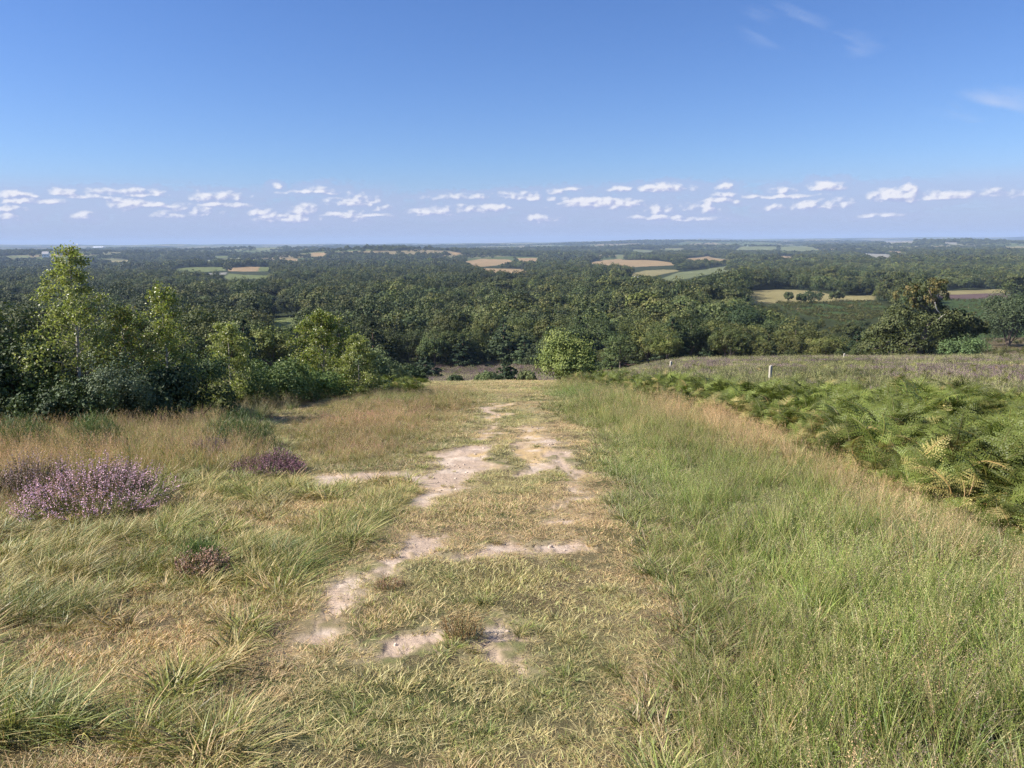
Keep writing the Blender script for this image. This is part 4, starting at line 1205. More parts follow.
    x = np.concatenate([p[0] for p in parts]); y = np.concatenate([p[1] for p in parts]); s = np.concatenate([p[2] for p in parts])
    n = len(x); r = np.hypot(x, y)
    nn = fbm(x / 7, y / 7, 86, 4)
    u = rng.uniform(0, 1, n)
    ctr = (x / y < .06)
    idx = np.where(u < np.clip(.15 + 2.6 * (nn - .5), .03, .6), rng.integers(0, 3, n), np.where(u < .42, rng.integers(3, 6, n), rng.integers(6, 8, n)))
    idx = np.where(ctr & (r > 75) & (u < .40), rng.integers(0, 3, n), idx)
    # the old path winding down through the heath beyond the brow
    P = np.stack([x, y, H(x, y)], 1)
    rot = np.stack([rng.normal(0, .1, n), rng.normal(0, .1, n), rng.uniform(0, 6.28, n)], 1)
    tint = (.85 + .5 * fbm(x / 3, y / 3, 87, 3))[:, None] * np.where(idx[:, None] < 3, np.array([1.0, .95, .95]), np.array([1.05, 1.2, .9]))
    scatter('heath', HE, P, rot, s * rng.uniform(.75, 1.25, n), idx, tint, 'low purple heather and pale grass covering the open heath', 'heather')
    print('SCATTER heath', n)
heath_and_bracken()

# ------------------------------------------------------------------ trees
def lobed_crown(rng, lobes, nsub, nleaf, leaf, cols, flat=0., sub_r=.42, jit=.16):
    """lobes: (centre, radii). Leaf clumps sit on each lobe, leaves on each clump."""
    mb = MB(); PP = []; NN = []; CC = []
    cols = np.array(cols)
    for c, R in lobes:
        c = np.array(c, float); R = np.array(R, float)
        d = unit(rng.normal(size=(nsub, 3))); d[:, 2] = np.where(d[:, 2] < -.45, -d[:, 2], d[:, 2])
        cc = c + d * R * rng.uniform(.72, 1.05, (nsub, 1))
        sr = R.mean() * sub_r * rng.uniform(.6, 1.3, nsub)
        kc = cols[rng.integers(0, len(cols), nsub)] * rng.uniform(.85, 1.18, (nsub, 1))
        e = unit(rng.normal(size=(nsub, nleaf, 3)))
        e = unit(e + d[:, None] * .7 + np.array([0, 0, .25]))
        P = cc[:, None] + e * sr[:, None, None] * rng.uniform(.75, 1.1, (nsub, nleaf, 1)) * np.array([1, 1, 1 - flat])
        P = P + rng.normal(0, jit * sr.mean(), P.shape)
        PP.append(P.reshape(-1, 3)); NN.append(e.reshape(-1, 3))
        CC.append((kc[:, None] * rng.uniform(.82, 1.2, (nsub, nleaf, 1))).reshape(-1, 3))
    P = np.concatenate(PP); N = np.concatenate(NN); C = np.concatenate(CC)
    leaves(mb, P, leaf * rng.uniform(.7, 1.35, len(P)), rng, C, N, .42, .75)
    return mb

FG = [c3(.086, .112, .036), c3(.106, .128, .043), c3(.072, .096, .034), c3(.118, .130, .050)]
def broad_variant(seed, Ht, W, nlobe, nsub, nleaf, leaf):
    rng = np.random.default_rng(seed)
    lobes = [((0, 0, Ht * .62), (W * .36, W * .36, Ht * .36))]
    for k in range(nlobe):
        a = k * 2.4 + rng.uniform(-.4, .4); q = rng.uniform(0, 1)
        rr = W * (.20 + .12 * (1 - abs(q - .35))) ; z = Ht * (.30 + .48 * q)
        s = W * rng.uniform(.17, .26)
        lobes.append(((rr * math.cos(a), rr * math.sin(a), z), (s, s, s * rng.uniform(.8, 1.15))))
    crown = lobed_crown(rng, lobes, nsub, nleaf, leaf, FG)
    tb = MB(); bc = c3(.16, .13, .10)
    tube(tb, [(0, 0, -.6), (.05, .02, Ht * .25), (-.05, .05, Ht * .55), (0, 0, Ht * .8)], [Ht * .032, Ht * .024, Ht * .016, Ht * .005], bc)
    for c, R in lobes[1:6]:
        z0 = Ht * rng.uniform(.2, .4)
        tube(tb, [(0, 0, z0), (c[0] * .5, c[1] * .5, (z0 + c[2]) * .5 - .2), c], [Ht * .012, Ht * .008, Ht * .003], bc, 5)
    return crown, tb

def pine_variant(seed, Ht, W, tiers, leaf, nleaf=36):
    rng = np.random.default_rng(seed)
    lobes = []
    for k in range(tiers):
        q = k / (tiers - 1.)
        z = Ht * (.14 + .80 * q); R = W * .5 * (1 - q) ** .75 + W * .06
        m = max(2, int(7 * (1 - q) + 1))
        for j in range(m):
            a = j * 2 * math.pi / m + k * 1.1 + rng.uniform(-.3, .3)
            rr = R * rng.uniform(.45, .72)
            lobes.append(((rr * math.cos(a), rr * math.sin(a), z + rng.uniform(-.03, .03) * Ht), (R * .42, R * .42, Ht * .045)))
    lobes.append(((0, 0, Ht * .97), (W * .06, W * .06, Ht * .06)))
    crown = lobed_crown(rng, lobes, 5, nleaf, leaf, [c3(.070, .105, .050), c3(.085, .12, .060), c3(.060, .088, .042)], .55, .55)
    tb = MB(); bc = c3(.18, .11, .075)
    tube(tb, [(0, 0, -.6), (0, 0, Ht * .5), (0, 0, Ht * .93)], [Ht * .028, Ht * .018, Ht * .004], bc)
    for c, R in lobes[:-1:3]:
        tube(tb, [(0, 0, c[2] - .02 * Ht), (c[0] * .9, c[1] * .9, c[2])], [Ht * .007, Ht * .003], bc, 4)
    return crown, tb

def forest():
    rng = np.random.default_rng(77)
    near_b = [broad_variant(300 + k, *a) for k, a in enumerate([(10, 9, 9, 18, 48, .30), (11, 8.5, 8, 18, 50, .31), (9, 10, 10, 18, 48, .30), (12, 9, 9, 18, 50, .32), (8, 7.5, 8, 17, 46, .27), (9.5, 8.5, 9, 17, 50, .29)])]
    near_p = [pine_variant(320 + k, *a) for k, a in enumerate([(9, 6.5, 9, .34), (10.5, 6, 10, .34), (7.5, 6, 8, .32)])]
    NB = [(c.mesh('broadleaf_crown', M_LEAF), t.mesh('broadleaf_trunk', M_BARK, True)) for c, t in near_b]
    NP = [(c.mesh('pine_crown', M_LEAF), t.mesh('pine_trunk', M_BARK, True)) for c, t in near_p]
    hb = [10, 11, 9, 12, 8, 9.5]; hp = [9, 10.5, 7.5]
    MBr = [broad_variant(340 + k, *a)[0].mesh('wood_crown', M_LEAF) for k, a in enumerate([(10, 10, 7, 12, 26, .6), (11, 9, 7, 12, 26, .6), (9, 10.5, 7, 12, 26, .6), (12, 9.5, 7, 12, 26, .62)])]
    MBr.append(pine_variant(350, 10, 6, 7, .7, 14)[0].mesh('wood_pine_crown', M_LEAF))
    FAR = [broad_variant(360 + k, *a)[0].mesh('far_crown', M_LEAF) for k, a in enumerate([(11, 13, 5, 7, 9, 2.0), (12, 15, 6, 7, 9, 2.1), (10, 14, 5, 7, 9, 2.0)])]
    # candidate stems on jittered rings
    X, Y, SP = [], [], []
    r = 62.
    while r < 8200:
        sp = np.interp(r, [60, 200, 1000, 1600, 2500, 4500, 8200], [6.2, 7.4, 8.2, 9.5, 12, 17, 26])
        half = 40 if r > 120 else 46
        n = int(2 * math.radians(half) * r / sp)
        a = np.radians(-half) + (np.arange(n) + rng.uniform(0, 1, n)) * 2 * math.radians(half) / n
        rj = r + rng.uniform(-.45, .45, n) * sp
        X.append(rj * np.sin(a)); Y.append(rj * np.cos(a)); SP.append(np.full(n, sp))
        r += sp * .95
    X = np.concatenate(X); Y = np.concatenate(Y); SP = np.concatenate(SP)
    R = np.hypot(X, Y); U = 512 + F_PX * X / Y
    # where the wood begins
    start = np.interp(U, [-400, 120, 250, 330, 380, 395, 548, 620, 700, 860, 905, 960, 1000, 1024, 1500], [70, 85, 100, 118, 130, 176, 172, 140, 135, 132, 150, 330, 330, 300, 200])
    keep = R > start + 14 * (fbm(X / 16, Y / 16, 88, 2) - .5)
    keep &= ~((fbm(X / 24, Y / 24, 89, 2) > .70) & (R < 900))
    wd = woods(X, Y)
    keep &= rng.uniform(0, 1, len(X)) < np.where(R < 1500, 1, np.maximum(wd, .04))
    hedge = (np.abs(((X / 240 + 3 * fbm(X / 500, Y / 500, 66, 2)) % 1) - .5) > .47) | (np.abs(((Y / 300 + 3 * fbm(X / 500, Y / 500, 67, 2)) % 1) - .5) > .465)
    keep |= hedge & (R > 1500) & (R < 6500) & (rng.uniform(0, 1, len(X)) < .85)
    # hedgerow of the wheat fields and their clearings
    X, Y, SP, R, U = X[keep], Y[keep], SP[keep], R[keep], U[keep]
    Z = H(X, Y)
    ht = rng.uniform(.66, 1.25, len(X)) * (.72 + .56 * fbm(X / 40, Y / 40, 101, 2)) * np.interp(R, [0, 1600, 2200, 9000], [1, 1, .8, .8]) * np.interp(R, [60, 120, 220, 500, 9000], [.55, .75, .95, 1.1, 1.15])
    ht *= np.where((U > 600) & (U < 880) & (R < 240), .88, 1)
    ok = np.ones(len(X), bool); inf = np.zeros(len(X), bool)
    for kind, P, px in FIELDW:
        inside = polydist(X, Y, P) > -SP * .35
        ok &= ~inside; inf |= inside
        # keep the view across each clearing open: nothing tall stands before it
        cx = P.mean(0); rc = np.hypot(*cx)
        sel = np.nonzero((R < rc) & ok)[0]
        for hh in ((3, 6, 9, 11.5) if rc < 1500 else (6, 9.5)):
            for du in (-3.5, 0, 3.5):
                u, v, w = project(np.stack([X[sel], Y[sel], Z[sel] + hh * ht[sel]], 1))
                ok[sel[inpoly(u + du * F_PX / R[sel], v, px)]] = False
    # where a tall tree would stand in the view of a clearing, scrub grows instead
    low = ~ok & ~inf & (R < 900)
    ht = np.where(low, ht * .38, ht)
    for kind, P, px in FIELDW:
        rc = np.hypot(*P.mean(0)); sel = np.nonzero(low & (R < rc))[0]
        for hh in (5, 9, 11.5):
            u, v, w = project(np.stack([X[sel], Y[sel], Z[sel] + hh * ht[sel]], 1))
            low[sel[inpoly(u, v, px)]] = False
    ok |= low
    X, Y, SP, R, U, Z, ht = [q[ok] for q in (X, Y, SP, R, U, Z, ht)]
    tn = fbm(X / 55, Y / 55, 93, 3)
    pal = np.array([[1, 1, 1], [.78, .84, .85], [1.22, 1.12, 1.05], [.92, 1.02, 1.12], [1.25, 1.22, 1.0], [.52, .62, .62], [1.3, 1.18, 1.1]]) * np.array([1.06, 1.0, .9])
    ti = pal[rng.choice(7, len(X), p=[.27, .2, .13, .14, .1, .1, .06])] * rng.uniform(.68, 1.22, (len(X), 1)) * (.42 + 1.05 * tn)[:, None]
    isp = (rng.uniform(0, 1, len(X)) < np.where(R < 190, .25, .10)) | ((U > 410) & (U < 560) & (R < 210) & (rng.uniform(0, 1, len(X)) < .6))
    inview = (U > -25) & (U < 1050)
    u, v, w = project(np.stack([X, Y, Z + 9 * ht], 1))
    # individuals: the trees that show largest, front rows first
    order = np.argsort(R)
    order = order[inview[order]]
    ob = [i for i in order if not isp[i]][:255]; op = [i for i in order if isp[i]][:70]
    ind = np.zeros(len(X), bool); ind[ob] = True; ind[op] = True
    for i in ob + op:
        lst, hl, nm = (NP, hp, 'pine_tree') if isp[i] else (NB, hb, 'broadleaf_tree')
        k = int(rng.integers(0, len(lst)))
        cr, tr = lst[k]
        t = bpy.data.objects.new(nm, None); COL.objects.link(t)
        t.location = (X[i], Y[i], Z[i]); t.rotation_euler = (0, 0, rng.uniform(0, 6.28))
        s = ht[i] * rng.uniform(.9, 1.1)
        t.scale = (s * rng.uniform(.95, 1.35), s * rng.uniform(.95, 1.35), ht[i])
        br = float(ti[i].mean())
        if isp[i]:
            tag(t, 'blue green pine with layered boughs standing in the front of the valley wood', 'tree', 'pines at the near edge of the valley wood')
        else:
            lab = 'dark green rounded tree' if br < .8 else 'mid green rounded tree' if br < 1.05 else 'paler olive green rounded tree'
            tag(t, lab + ' in the near part of the unbroken valley wood', 'tree', lab + 's of the near valley wood')
        c = link('crown', cr, t); c.color = (*[float(q) for q in ti[i]], 1)
        w_ = link('trunk', tr, t)
    mid = ~ind & (R < 1700); far = ~ind & (R >= 1700)
    for nm, m, ms, lab in (('woodland', mid, MBr, 'unbroken woodland of many greens filling the valley'), ('far_woodland', far, FAR, 'distant woods and hedgerows between pale fields')):
        n = int(m.sum())
        P = np.stack([X[m], Y[m], Z[m]], 1)
        rot = np.stack([np.zeros(n), np.zeros(n), rng.uniform(0, 6.28, n)], 1)
        idx = rng.integers(0, 4 if nm == 'woodland' else 3, n)
        if nm == 'woodland': idx = np.where(isp[m], 4, idx)
        s = ht[m] * np.interp(R[m], [1700, 2500, 4500, 8200], [1., 1., 1.3, 1.7]) * (1 if nm == 'woodland' else .9)
        s = s * rng.uniform(.9, 1.35, n)
        sc = np.stack([s, s, ht[m] * rng.uniform(.85, 1.15, n)], 1)
        scatter(nm, ms, P, rot, sc, idx, ti[m], lab, 'wood')
        print('SCATTER', nm, n)
    return NB, NP
NB, NP = forest()

# ------------------------------------------------------------------ near trees and shrubs
def birch(seed, Ht, W, nb, nl, leaf, cols, low=.1, lean=(0, 0), sparse_top=.0, droop=.25, barkc=(.42, .38, .33)):
    rng = np.random.default_rng(seed)
    tb = MB(); lb = MB(); bark = c3(*barkc); twig = c3(.10, .065, .05)
    n = 9
    t = np.linspace(0, 1, n)
    wob = np.cumsum(rng.normal(0, .02 * Ht, (n, 2)), 0) * .5
    T = np.stack([wob[:, 0] + lean[0] * Ht * t, wob[:, 1] + lean[1] * Ht * t, -.15 + (Ht + .15) * t], 1)
    tube(tb, T, Ht * .014 * (1 - .88 * t), bark)
    P, N = [], []
    for k in range(nb):
        q = low + (.98 - low) * (k + rng.uniform(0, 1)) / nb
        p0 = np.array([np.interp(q, t, T[:, i]) for i in range(3)])
        a = k * 2.4 + rng.uniform(-.5, .5)
        prof = W * .5 * (min(1, (q - low + .12) / .22)) * (1 - q) ** .62 + .05 * W
        L = prof * rng.uniform(.65, 1.2)
        o = np.array([math.cos(a), math.sin(a), 0])
        s = np.linspace(0, 1, 6)
        Q = p0 + o * (L * s)[:, None] + np.array([0, 0, 1.]) * (L * (.75 * s - droop * 2 * s ** 2.2))[:, None] + rng.normal(0, .025 * L, (6, 3)) * s[:, None]
        tube(tb, Q, .006 * Ht * .5 * (1 - .8 * s) * (1 - .5 * q) + .002, bark * .5 if q < .6 else twig, 4)
        nt = int(5 + 5 * L)
        for _ in range(nt):
            f = rng.uniform(.2, 1)
            b0 = np.array([np.interp(f, s, Q[:, i]) for i in range(3)])
            d = unit(o * .6 + rng.normal(0, .7, 3) + np.array([0, 0, .15]))
            l2 = L * rng.uniform(.15, .38)
            e = b0 + d * l2 + np.array([0, 0, -.25 * l2])
            tube(tb, [b0, (b0 + e) / 2 + np.array([0, 0, .05 * l2]), e], [.0035, .0025, .0015], twig, 3)
            dens = (1 - sparse_top * q ** 2)
            m = max(1, int(nl / (nb * nt) * dens * rng.uniform(.5, 1.5)))
            g = rng.uniform(0, 1, (m, 1))
            P.append(b0 + (e - b0) * g + rng.normal(0, .05 + .02 * l2, (m, 3)))
    P = np.concatenate(P)
    cols = np.array(cols)
    C = cols[rng.integers(0, len(cols), len(P))] * rng.uniform(.8, 1.25, (len(P), 1))
    leaves(lb, P, leaf * rng.uniform(.7, 1.3, len(P)), rng, C, np.tile(c3(-.3, -.2, .5), (len(P), 1)), 1.1, .75)
    return tb, lb

def put_tree(name, label, cat, u, dist, tb, lb, group=None, names=('trunk', 'crown'), rz=0, mat=None, P=None):
    p = at(u, dist) if P is None else P
    t = bpy.data.objects.new(name, None); COL.objects.link(t)
    t.location = tuple(p); t.rotation_euler = (0, 0, rz)
    tag(t, label, cat, group)
    if tb is not None: link(names[0], tb.mesh(name + '_' + names[0], M_BARK, True), t)
    link(names[1], lb.mesh(name + '_' + names[1], mat or M_LEAFN), t)
    return t

YG = [c3(.32, .34, .11), c3(.25, .28, .08), c3(.40, .40, .18), c3(.19, .22, .065)]
OG = [c3(.21, .25, .065), c3(.27, .30, .08), c3(.15, .19, .05), c3(.29, .28, .08)]
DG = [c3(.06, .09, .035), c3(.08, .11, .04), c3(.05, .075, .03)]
GG = [c3(.13, .17, .09), c3(.10, .14, .07), c3(.16, .19, .11)]

def top_h(u, v, dist):
    """height of something whose top shows at pixel (u, v) at forward distance dist"""
    d = ray(u, v); return d[2] / d[1] * dist - at(u, dist)[2]

def near_trees():
    B = lambda *a, **k: birch(*a, **k)
    h = top_h(74, 248, 14.5)
    tb, lb = B(1, h, 1.95, 56, 14000, .050, YG, .12, (.02, 0), .55)
    put_tree('birch_tree', 'tallest young silver birch with pale glinting leaves, its thin top against the sky', 'birch', 70, 14.5, tb, lb)
    h = top_h(163, 286, 15.5)
    tb, lb = B(2, h, 1.6, 44, 9500, .046, OG, .12, (-.01, 0), .35)
    put_tree('birch_tree', 'narrow yellow green young birch to the right of the tallest birch', 'birch', 163, 15.5, tb, lb)
    h = top_h(124, 308, 15.2)
    tb, lb = B(3, h, 1.6, 36, 7500, .046, OG + [c3(.28, .21, .08)], .1, (0, 0), .35)
    put_tree('birch_tree', 'shorter reddish tipped birch between the two taller birches', 'birch', 124, 15.2, tb, lb)
    h = top_h(228, 325, 19.5)
    tb, lb = B(4, h, 1.8, 40, 9500, .052, YG, .05, (0, 0), .2)
    put_tree('birch_tree', 'bushy light green birch with feathery outline beside the bright bracken', 'birch', 228, 19.5, tb, lb)
    h = top_h(326, 312, 24)
    tb, lb = B(5, h, 2.7, 50, 15000, .060, OG, .05, (0, 0), .15)
    put_tree('birch_tree', 'broad olive green birch rising above the far end of the left thicket', 'birch', 322, 24, tb, lb)
    h = top_h(352, 338, 23)
    tb, lb = B(6, h, 1.8, 34, 8500, .054, YG, .03, (0, 0), .1)
    put_tree('birch_tree', 'small yellow green birch against the right flank of the broad olive birch', 'birch', 356, 23, tb, lb)
    # dark shrubs of the thicket
    def bush(seed, u, dist, v, w, cols, leaf, nlob, label, name='shrub', cat='shrub', mat=None, nsub=12, nleaf=60, group=None, mid=.45):
        rng = np.random.default_rng(seed)
        hh = max(.3, top_h(u, v, dist))
        lobes = [((0, 0, hh * mid), (w * .33, w * .33, hh * .48))]
        for k in range(nlob):
            a = k * 2.4 + rng.uniform(-.4, .4); rr = w * rng.uniform(.2, .36)
            s = w * rng.uniform(.16, .25)
            z = rng.uniform(.18, .66) * hh
            lobes.append(((rr * math.cos(a), rr * math.sin(a), z), (s, s, min(s, hh * .3))))
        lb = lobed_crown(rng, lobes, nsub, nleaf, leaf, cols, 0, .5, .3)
        tb = MB()
        for k in range(5):
            c = lobes[k % len(lobes)][0]
            tube(tb, [(.04 * k, 0, -.1), (c[0] * .5, c[1] * .5, c[2] * .5), (c[0], c[1], c[2] + .1 * hh)], [.02 * hh, .012 * hh, .004 * hh], c3(.12, .09, .07), 4)
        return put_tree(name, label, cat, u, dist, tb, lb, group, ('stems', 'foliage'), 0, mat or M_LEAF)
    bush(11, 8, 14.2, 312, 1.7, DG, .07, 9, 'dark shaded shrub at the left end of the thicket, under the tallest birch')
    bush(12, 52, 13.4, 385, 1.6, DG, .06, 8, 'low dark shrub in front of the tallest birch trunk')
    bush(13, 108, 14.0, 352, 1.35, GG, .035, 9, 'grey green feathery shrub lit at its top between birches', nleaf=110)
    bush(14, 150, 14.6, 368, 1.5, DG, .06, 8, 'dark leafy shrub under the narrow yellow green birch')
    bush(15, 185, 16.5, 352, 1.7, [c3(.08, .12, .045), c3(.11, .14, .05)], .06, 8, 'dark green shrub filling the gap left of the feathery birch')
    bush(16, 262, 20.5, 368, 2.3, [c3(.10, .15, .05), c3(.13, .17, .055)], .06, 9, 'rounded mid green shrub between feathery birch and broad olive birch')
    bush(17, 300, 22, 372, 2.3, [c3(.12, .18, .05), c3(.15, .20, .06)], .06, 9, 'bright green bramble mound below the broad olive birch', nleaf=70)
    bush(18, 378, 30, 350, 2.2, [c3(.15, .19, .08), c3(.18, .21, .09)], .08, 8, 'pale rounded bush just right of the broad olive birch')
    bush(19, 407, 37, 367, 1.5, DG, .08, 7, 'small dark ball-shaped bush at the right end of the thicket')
    bush(20, 566, 40, 334, 3.1, [c3(.20, .24, .065), c3(.25, .28, .08), c3(.15, .19, .055)], .10, 10, 'light green rounded bush standing alone at the brow by the track', nsub=18, nleaf=60, mid=.5)
    bush(21, 487, 58, 373, 1.9, [c3(.12, .16, .06), c3(.15, .18, .07)], .12, 7, 'low green bush left of the small dark pine at the track end')
    bush(22, 455, 75, 376, 1.5, DG, .15, 6, 'lowest little shrub among the purple heather below the brow')
    bush(23, 528, 52, 372, 1.2, [c3(.16, .18, .07)], .1, 6, 'small olive shrub right of the small dark pine at the track end')
    bush(24, 745, 215, 300, 13.5, [c3(.05, .08, .03), c3(.06, .09, .035)], .38, 12, 'big dark domed tree above the right part of the wood', 'domed_tree', 'tree', None, 22, 60)
    bush(25, 1012, 215, 287, 15, [c3(.06, .085, .035), c3(.08, .10, .045)], .4, 12, 'large grey green tree at the right edge beyond the oak', 'edge_tree', 'tree', None, 22, 60)
    bush(26, 965, 100, 341, 5.5, [c3(.13, .19, .07), c3(.11, .16, .06)], .18, 9, 'spreading pale green shrub at the right foot of the oak')
    bush(27, 812, 480, 286, 13, DG, .7, 6, 'dark clump standing on the pale strip, leftmost', 'field_shrub', 'shrub', None, 10, 26)
    # shaded trees further left, outside the frame, which shade the thicket
    for k, (x, y, hgt, w) in enumerate(((-14.2, 13.2, 4.8, 3.6), (-15.6, 17.5, 4.6, 3.8), (-19.0, 20, 6, 5), (-12.6, 10.6, 3.6, 3.0))):
        rng = np.random.default_rng(400 + k)
        lobes = [((0, 0, hgt * .5), (w * .35, w * .35, hgt * .45))]
        for j in range(9):
            a = j * 2.4; lobes.append(((w * .3 * math.cos(a), w * .3 * math.sin(a), hgt * rng.uniform(.2, .75)), (w * .22,) * 3))
        lb = lobed_crown(rng, lobes, 12, 50, .10, DG, 0, .5, .3)
        tb = MB(); tube(tb, [(0, 0, -.2), (0, 0, hgt * .8)], [.1, .03], c3(.14, .11, .09))
        put_tree('thicket_tree', 'dark leafy tree just off the left side of the birch thicket', 'tree', 0, 0, tb, lb, 'shade trees left of the thicket', P=np.array([x, y, float(H(x, y))]), mat=M_LEAF)
    # gorse bushes near the dry grass
    def gorse(seed, u, v, w, hh, label):
        rng = np.random.default_rng(seed); lb = MB()
        n = int(900 * w)
        d = unit(rng.normal(size=(n, 3))); d[:, 2] = np.abs(d[:, 2])
        Pn = d * np.array([w * .5, w * .5, hh * .8]) * rng.uniform(.5, 1, (n, 1))
        Pn[:, 2] = Pn[:, 2] * (.8 + .4 * fbm(Pn[:, 0] * 6, Pn[:, 1] * 6, seed, 2))
        # each sprig: short cluster of blades
        for sg in range(5):
            q = Pn + rng.normal(0, .02, Pn.shape)
            blades(lb, rng, n, (.04, .11), .006, 0, c3(.08, .12, .035), c3(.18, .25, .075), (0, 0), .8, .2, 0, 2, .2, base=q)
        tb = MB()
        for k in range(6):
            a = k * 1.05; tube(tb, [(0, 0, -.05), (w * .3 * math.cos(a), w * .3 * math.sin(a), hh * .6)], [.012, .004], c3(.14, .10, .07), 4)
        p = hit(u, v)
        return put_tree('gorse_bush', label, 'gorse', 0, 0, tb, lb, None, ('stems', 'foliage'), 0, M_GRASS, P=p)
    gorse(31, 238, 452, 1.25, .78, 'bright green spiky gorse bush above the dark pink heather')
    gorse(32, 96, 452, .9, .72, 'small green gorse bush in front of the dark thicket')
    gorse(33, 22, 456, 1.1, .70, 'green gorse bush at the far left behind the straw grass')
    gorse(34, 200, 560, .28, .12, 'tiny dark green sprig with violet flowers in the meadow')
    # heather bushes
    def hbush(seed, u, v, w, hh, label, n=900, pk=c3(.50, .27, .44), rust=False):
        rng = np.random.default_rng(seed); mb = MB()
        a = rng.uniform(0, 6.28, n); rr = np.sqrt(rng.uniform(0, 1, n))
        lo_ = .55 + .9 * vn(a * 1.1 + seed, a * 0, 3)
        base = np.stack([rr * np.cos(a) * w * .36 * lo_, rr * np.sin(a) * w * .34 * lo_, np.full(n, -.02)], 1)
        o = np.stack([np.cos(a), np.sin(a), np.zeros(n)], 1)
        hs = hh * (1 - .4 * rr ** 2) * (.55 + .9 * fbm(base[:, 0] / .13 + seed, base[:, 1] / .13, 5, 2)) * rng.uniform(.5, 1.15, n)
        tips = base + o * (w * .2 * rr)[:, None] + np.stack([np.zeros(n), np.zeros(n), hs], 1)
        sa = rng.uniform(0, 6.28, n); S = np.stack([np.cos(sa), np.sin(sa), np.zeros(n)], 1) * .0016
        mid_ = (base + tips) / 2 + rng.normal(0, .01, (n, 3))
        V = np.stack([base - S, base + S, mid_ + S, mid_ - S, tips + S * .5, tips - S * .5], 1)
        k = np.arange(n)[:, None] * 6
        Fq = np.concatenate([k + np.array([[0, 1, 2, 3]]), k + np.array([[3, 2, 4, 5]])])
        mb.add(V.reshape(-1, 3), Fq, c3(.12, .08, .05) if not rust else c3(.40, .26, .13))
        m = 12
        t = np.linspace(0, 1, m)
        Pn = tips[:, None] + (mid_ - tips)[:, None] * (t[None, :, None] * .95) + rng.normal(0, .007, (n, m, 3))
        fl = (rng.uniform(0, 1, (n, 1, 1)) < .85) & (t[None, :, None] < .62)
        C = np.where(fl, pk * rng.uniform(.7, 1.3, (n, m, 1)), c3(.08, .085, .04) * rng.uniform(.7, 1.5, (n, m, 1)))
        leaves(mb, Pn.reshape(-1, 3), .017 if not rust else .008, rng, C.reshape(-1, 3), None, .8, .6)
        p = hit(u, v)
        o_ = link('heather_bush' if not rust else 'rusty_grass_tuft', mb.mesh('heather_bush_mesh', M_GRASS), None, p)
        return tag(o_, label, 'heather' if not rust else 'grass tuft')
    hbush(41, 88, 512, 1.3, .46, 'big lilac pink heather bush in bloom among straw grass', 700, c3(.85, .52, .66))
    hbush(42, 30, 496, .7, .42, 'paler faded pink heather left of the big lilac bush', 600, c3(.55, .38, .38))
    hbush(43, 120, 498, .6, .38, 'brownish faded heather right of the big lilac bush', 700, c3(.30, .20, .18))
    hbush(44, 274, 474, .85, .26, 'dark pink low heather below the spiky gorse bush', 900, c3(.34, .17, .22))
    hbush(45, 204, 575, .34, .24, 'rusty heather sprig with a faint pink top in the meadow', 350, c3(.36, .22, .16))
    hbush(46, 463, 636, .26, .22, 'rust red dry tuft between two bare sandy patches', 110, c3(.55, .36, .17), True)
    hbush(47, 388, 588, .20, .10, 'low reddish dry tuft at the edge of the pale sand', 80, c3(.36, .20, .13), True)
    hbush(48, 212, 458, .5, .3, 'faint purple heather in the tall straw left of the gorse', 400, c3(.36, .22, .30))
    # small pines at the end of the track, and individually seen ones
    def pine(seed, u, dist, v, W, label, leaf=.12, bright=1.):
        hh = top_h(u, v, dist)
        c, tb = pine_variant(seed, hh, W, 8, leaf, 40)
        t = put_tree('pine_tree', label, 'pine', u, dist, tb, c, None, mat=M_LEAF)
        return t
    pine(51, 507, 60, 357, 1.9, 'small dark upright pine where the track drops from sight')
    pine(52, 424, 118, 353, 4.6, 'bushy pine with level boughs at the left edge of the purple clearing', .22)
near_trees()

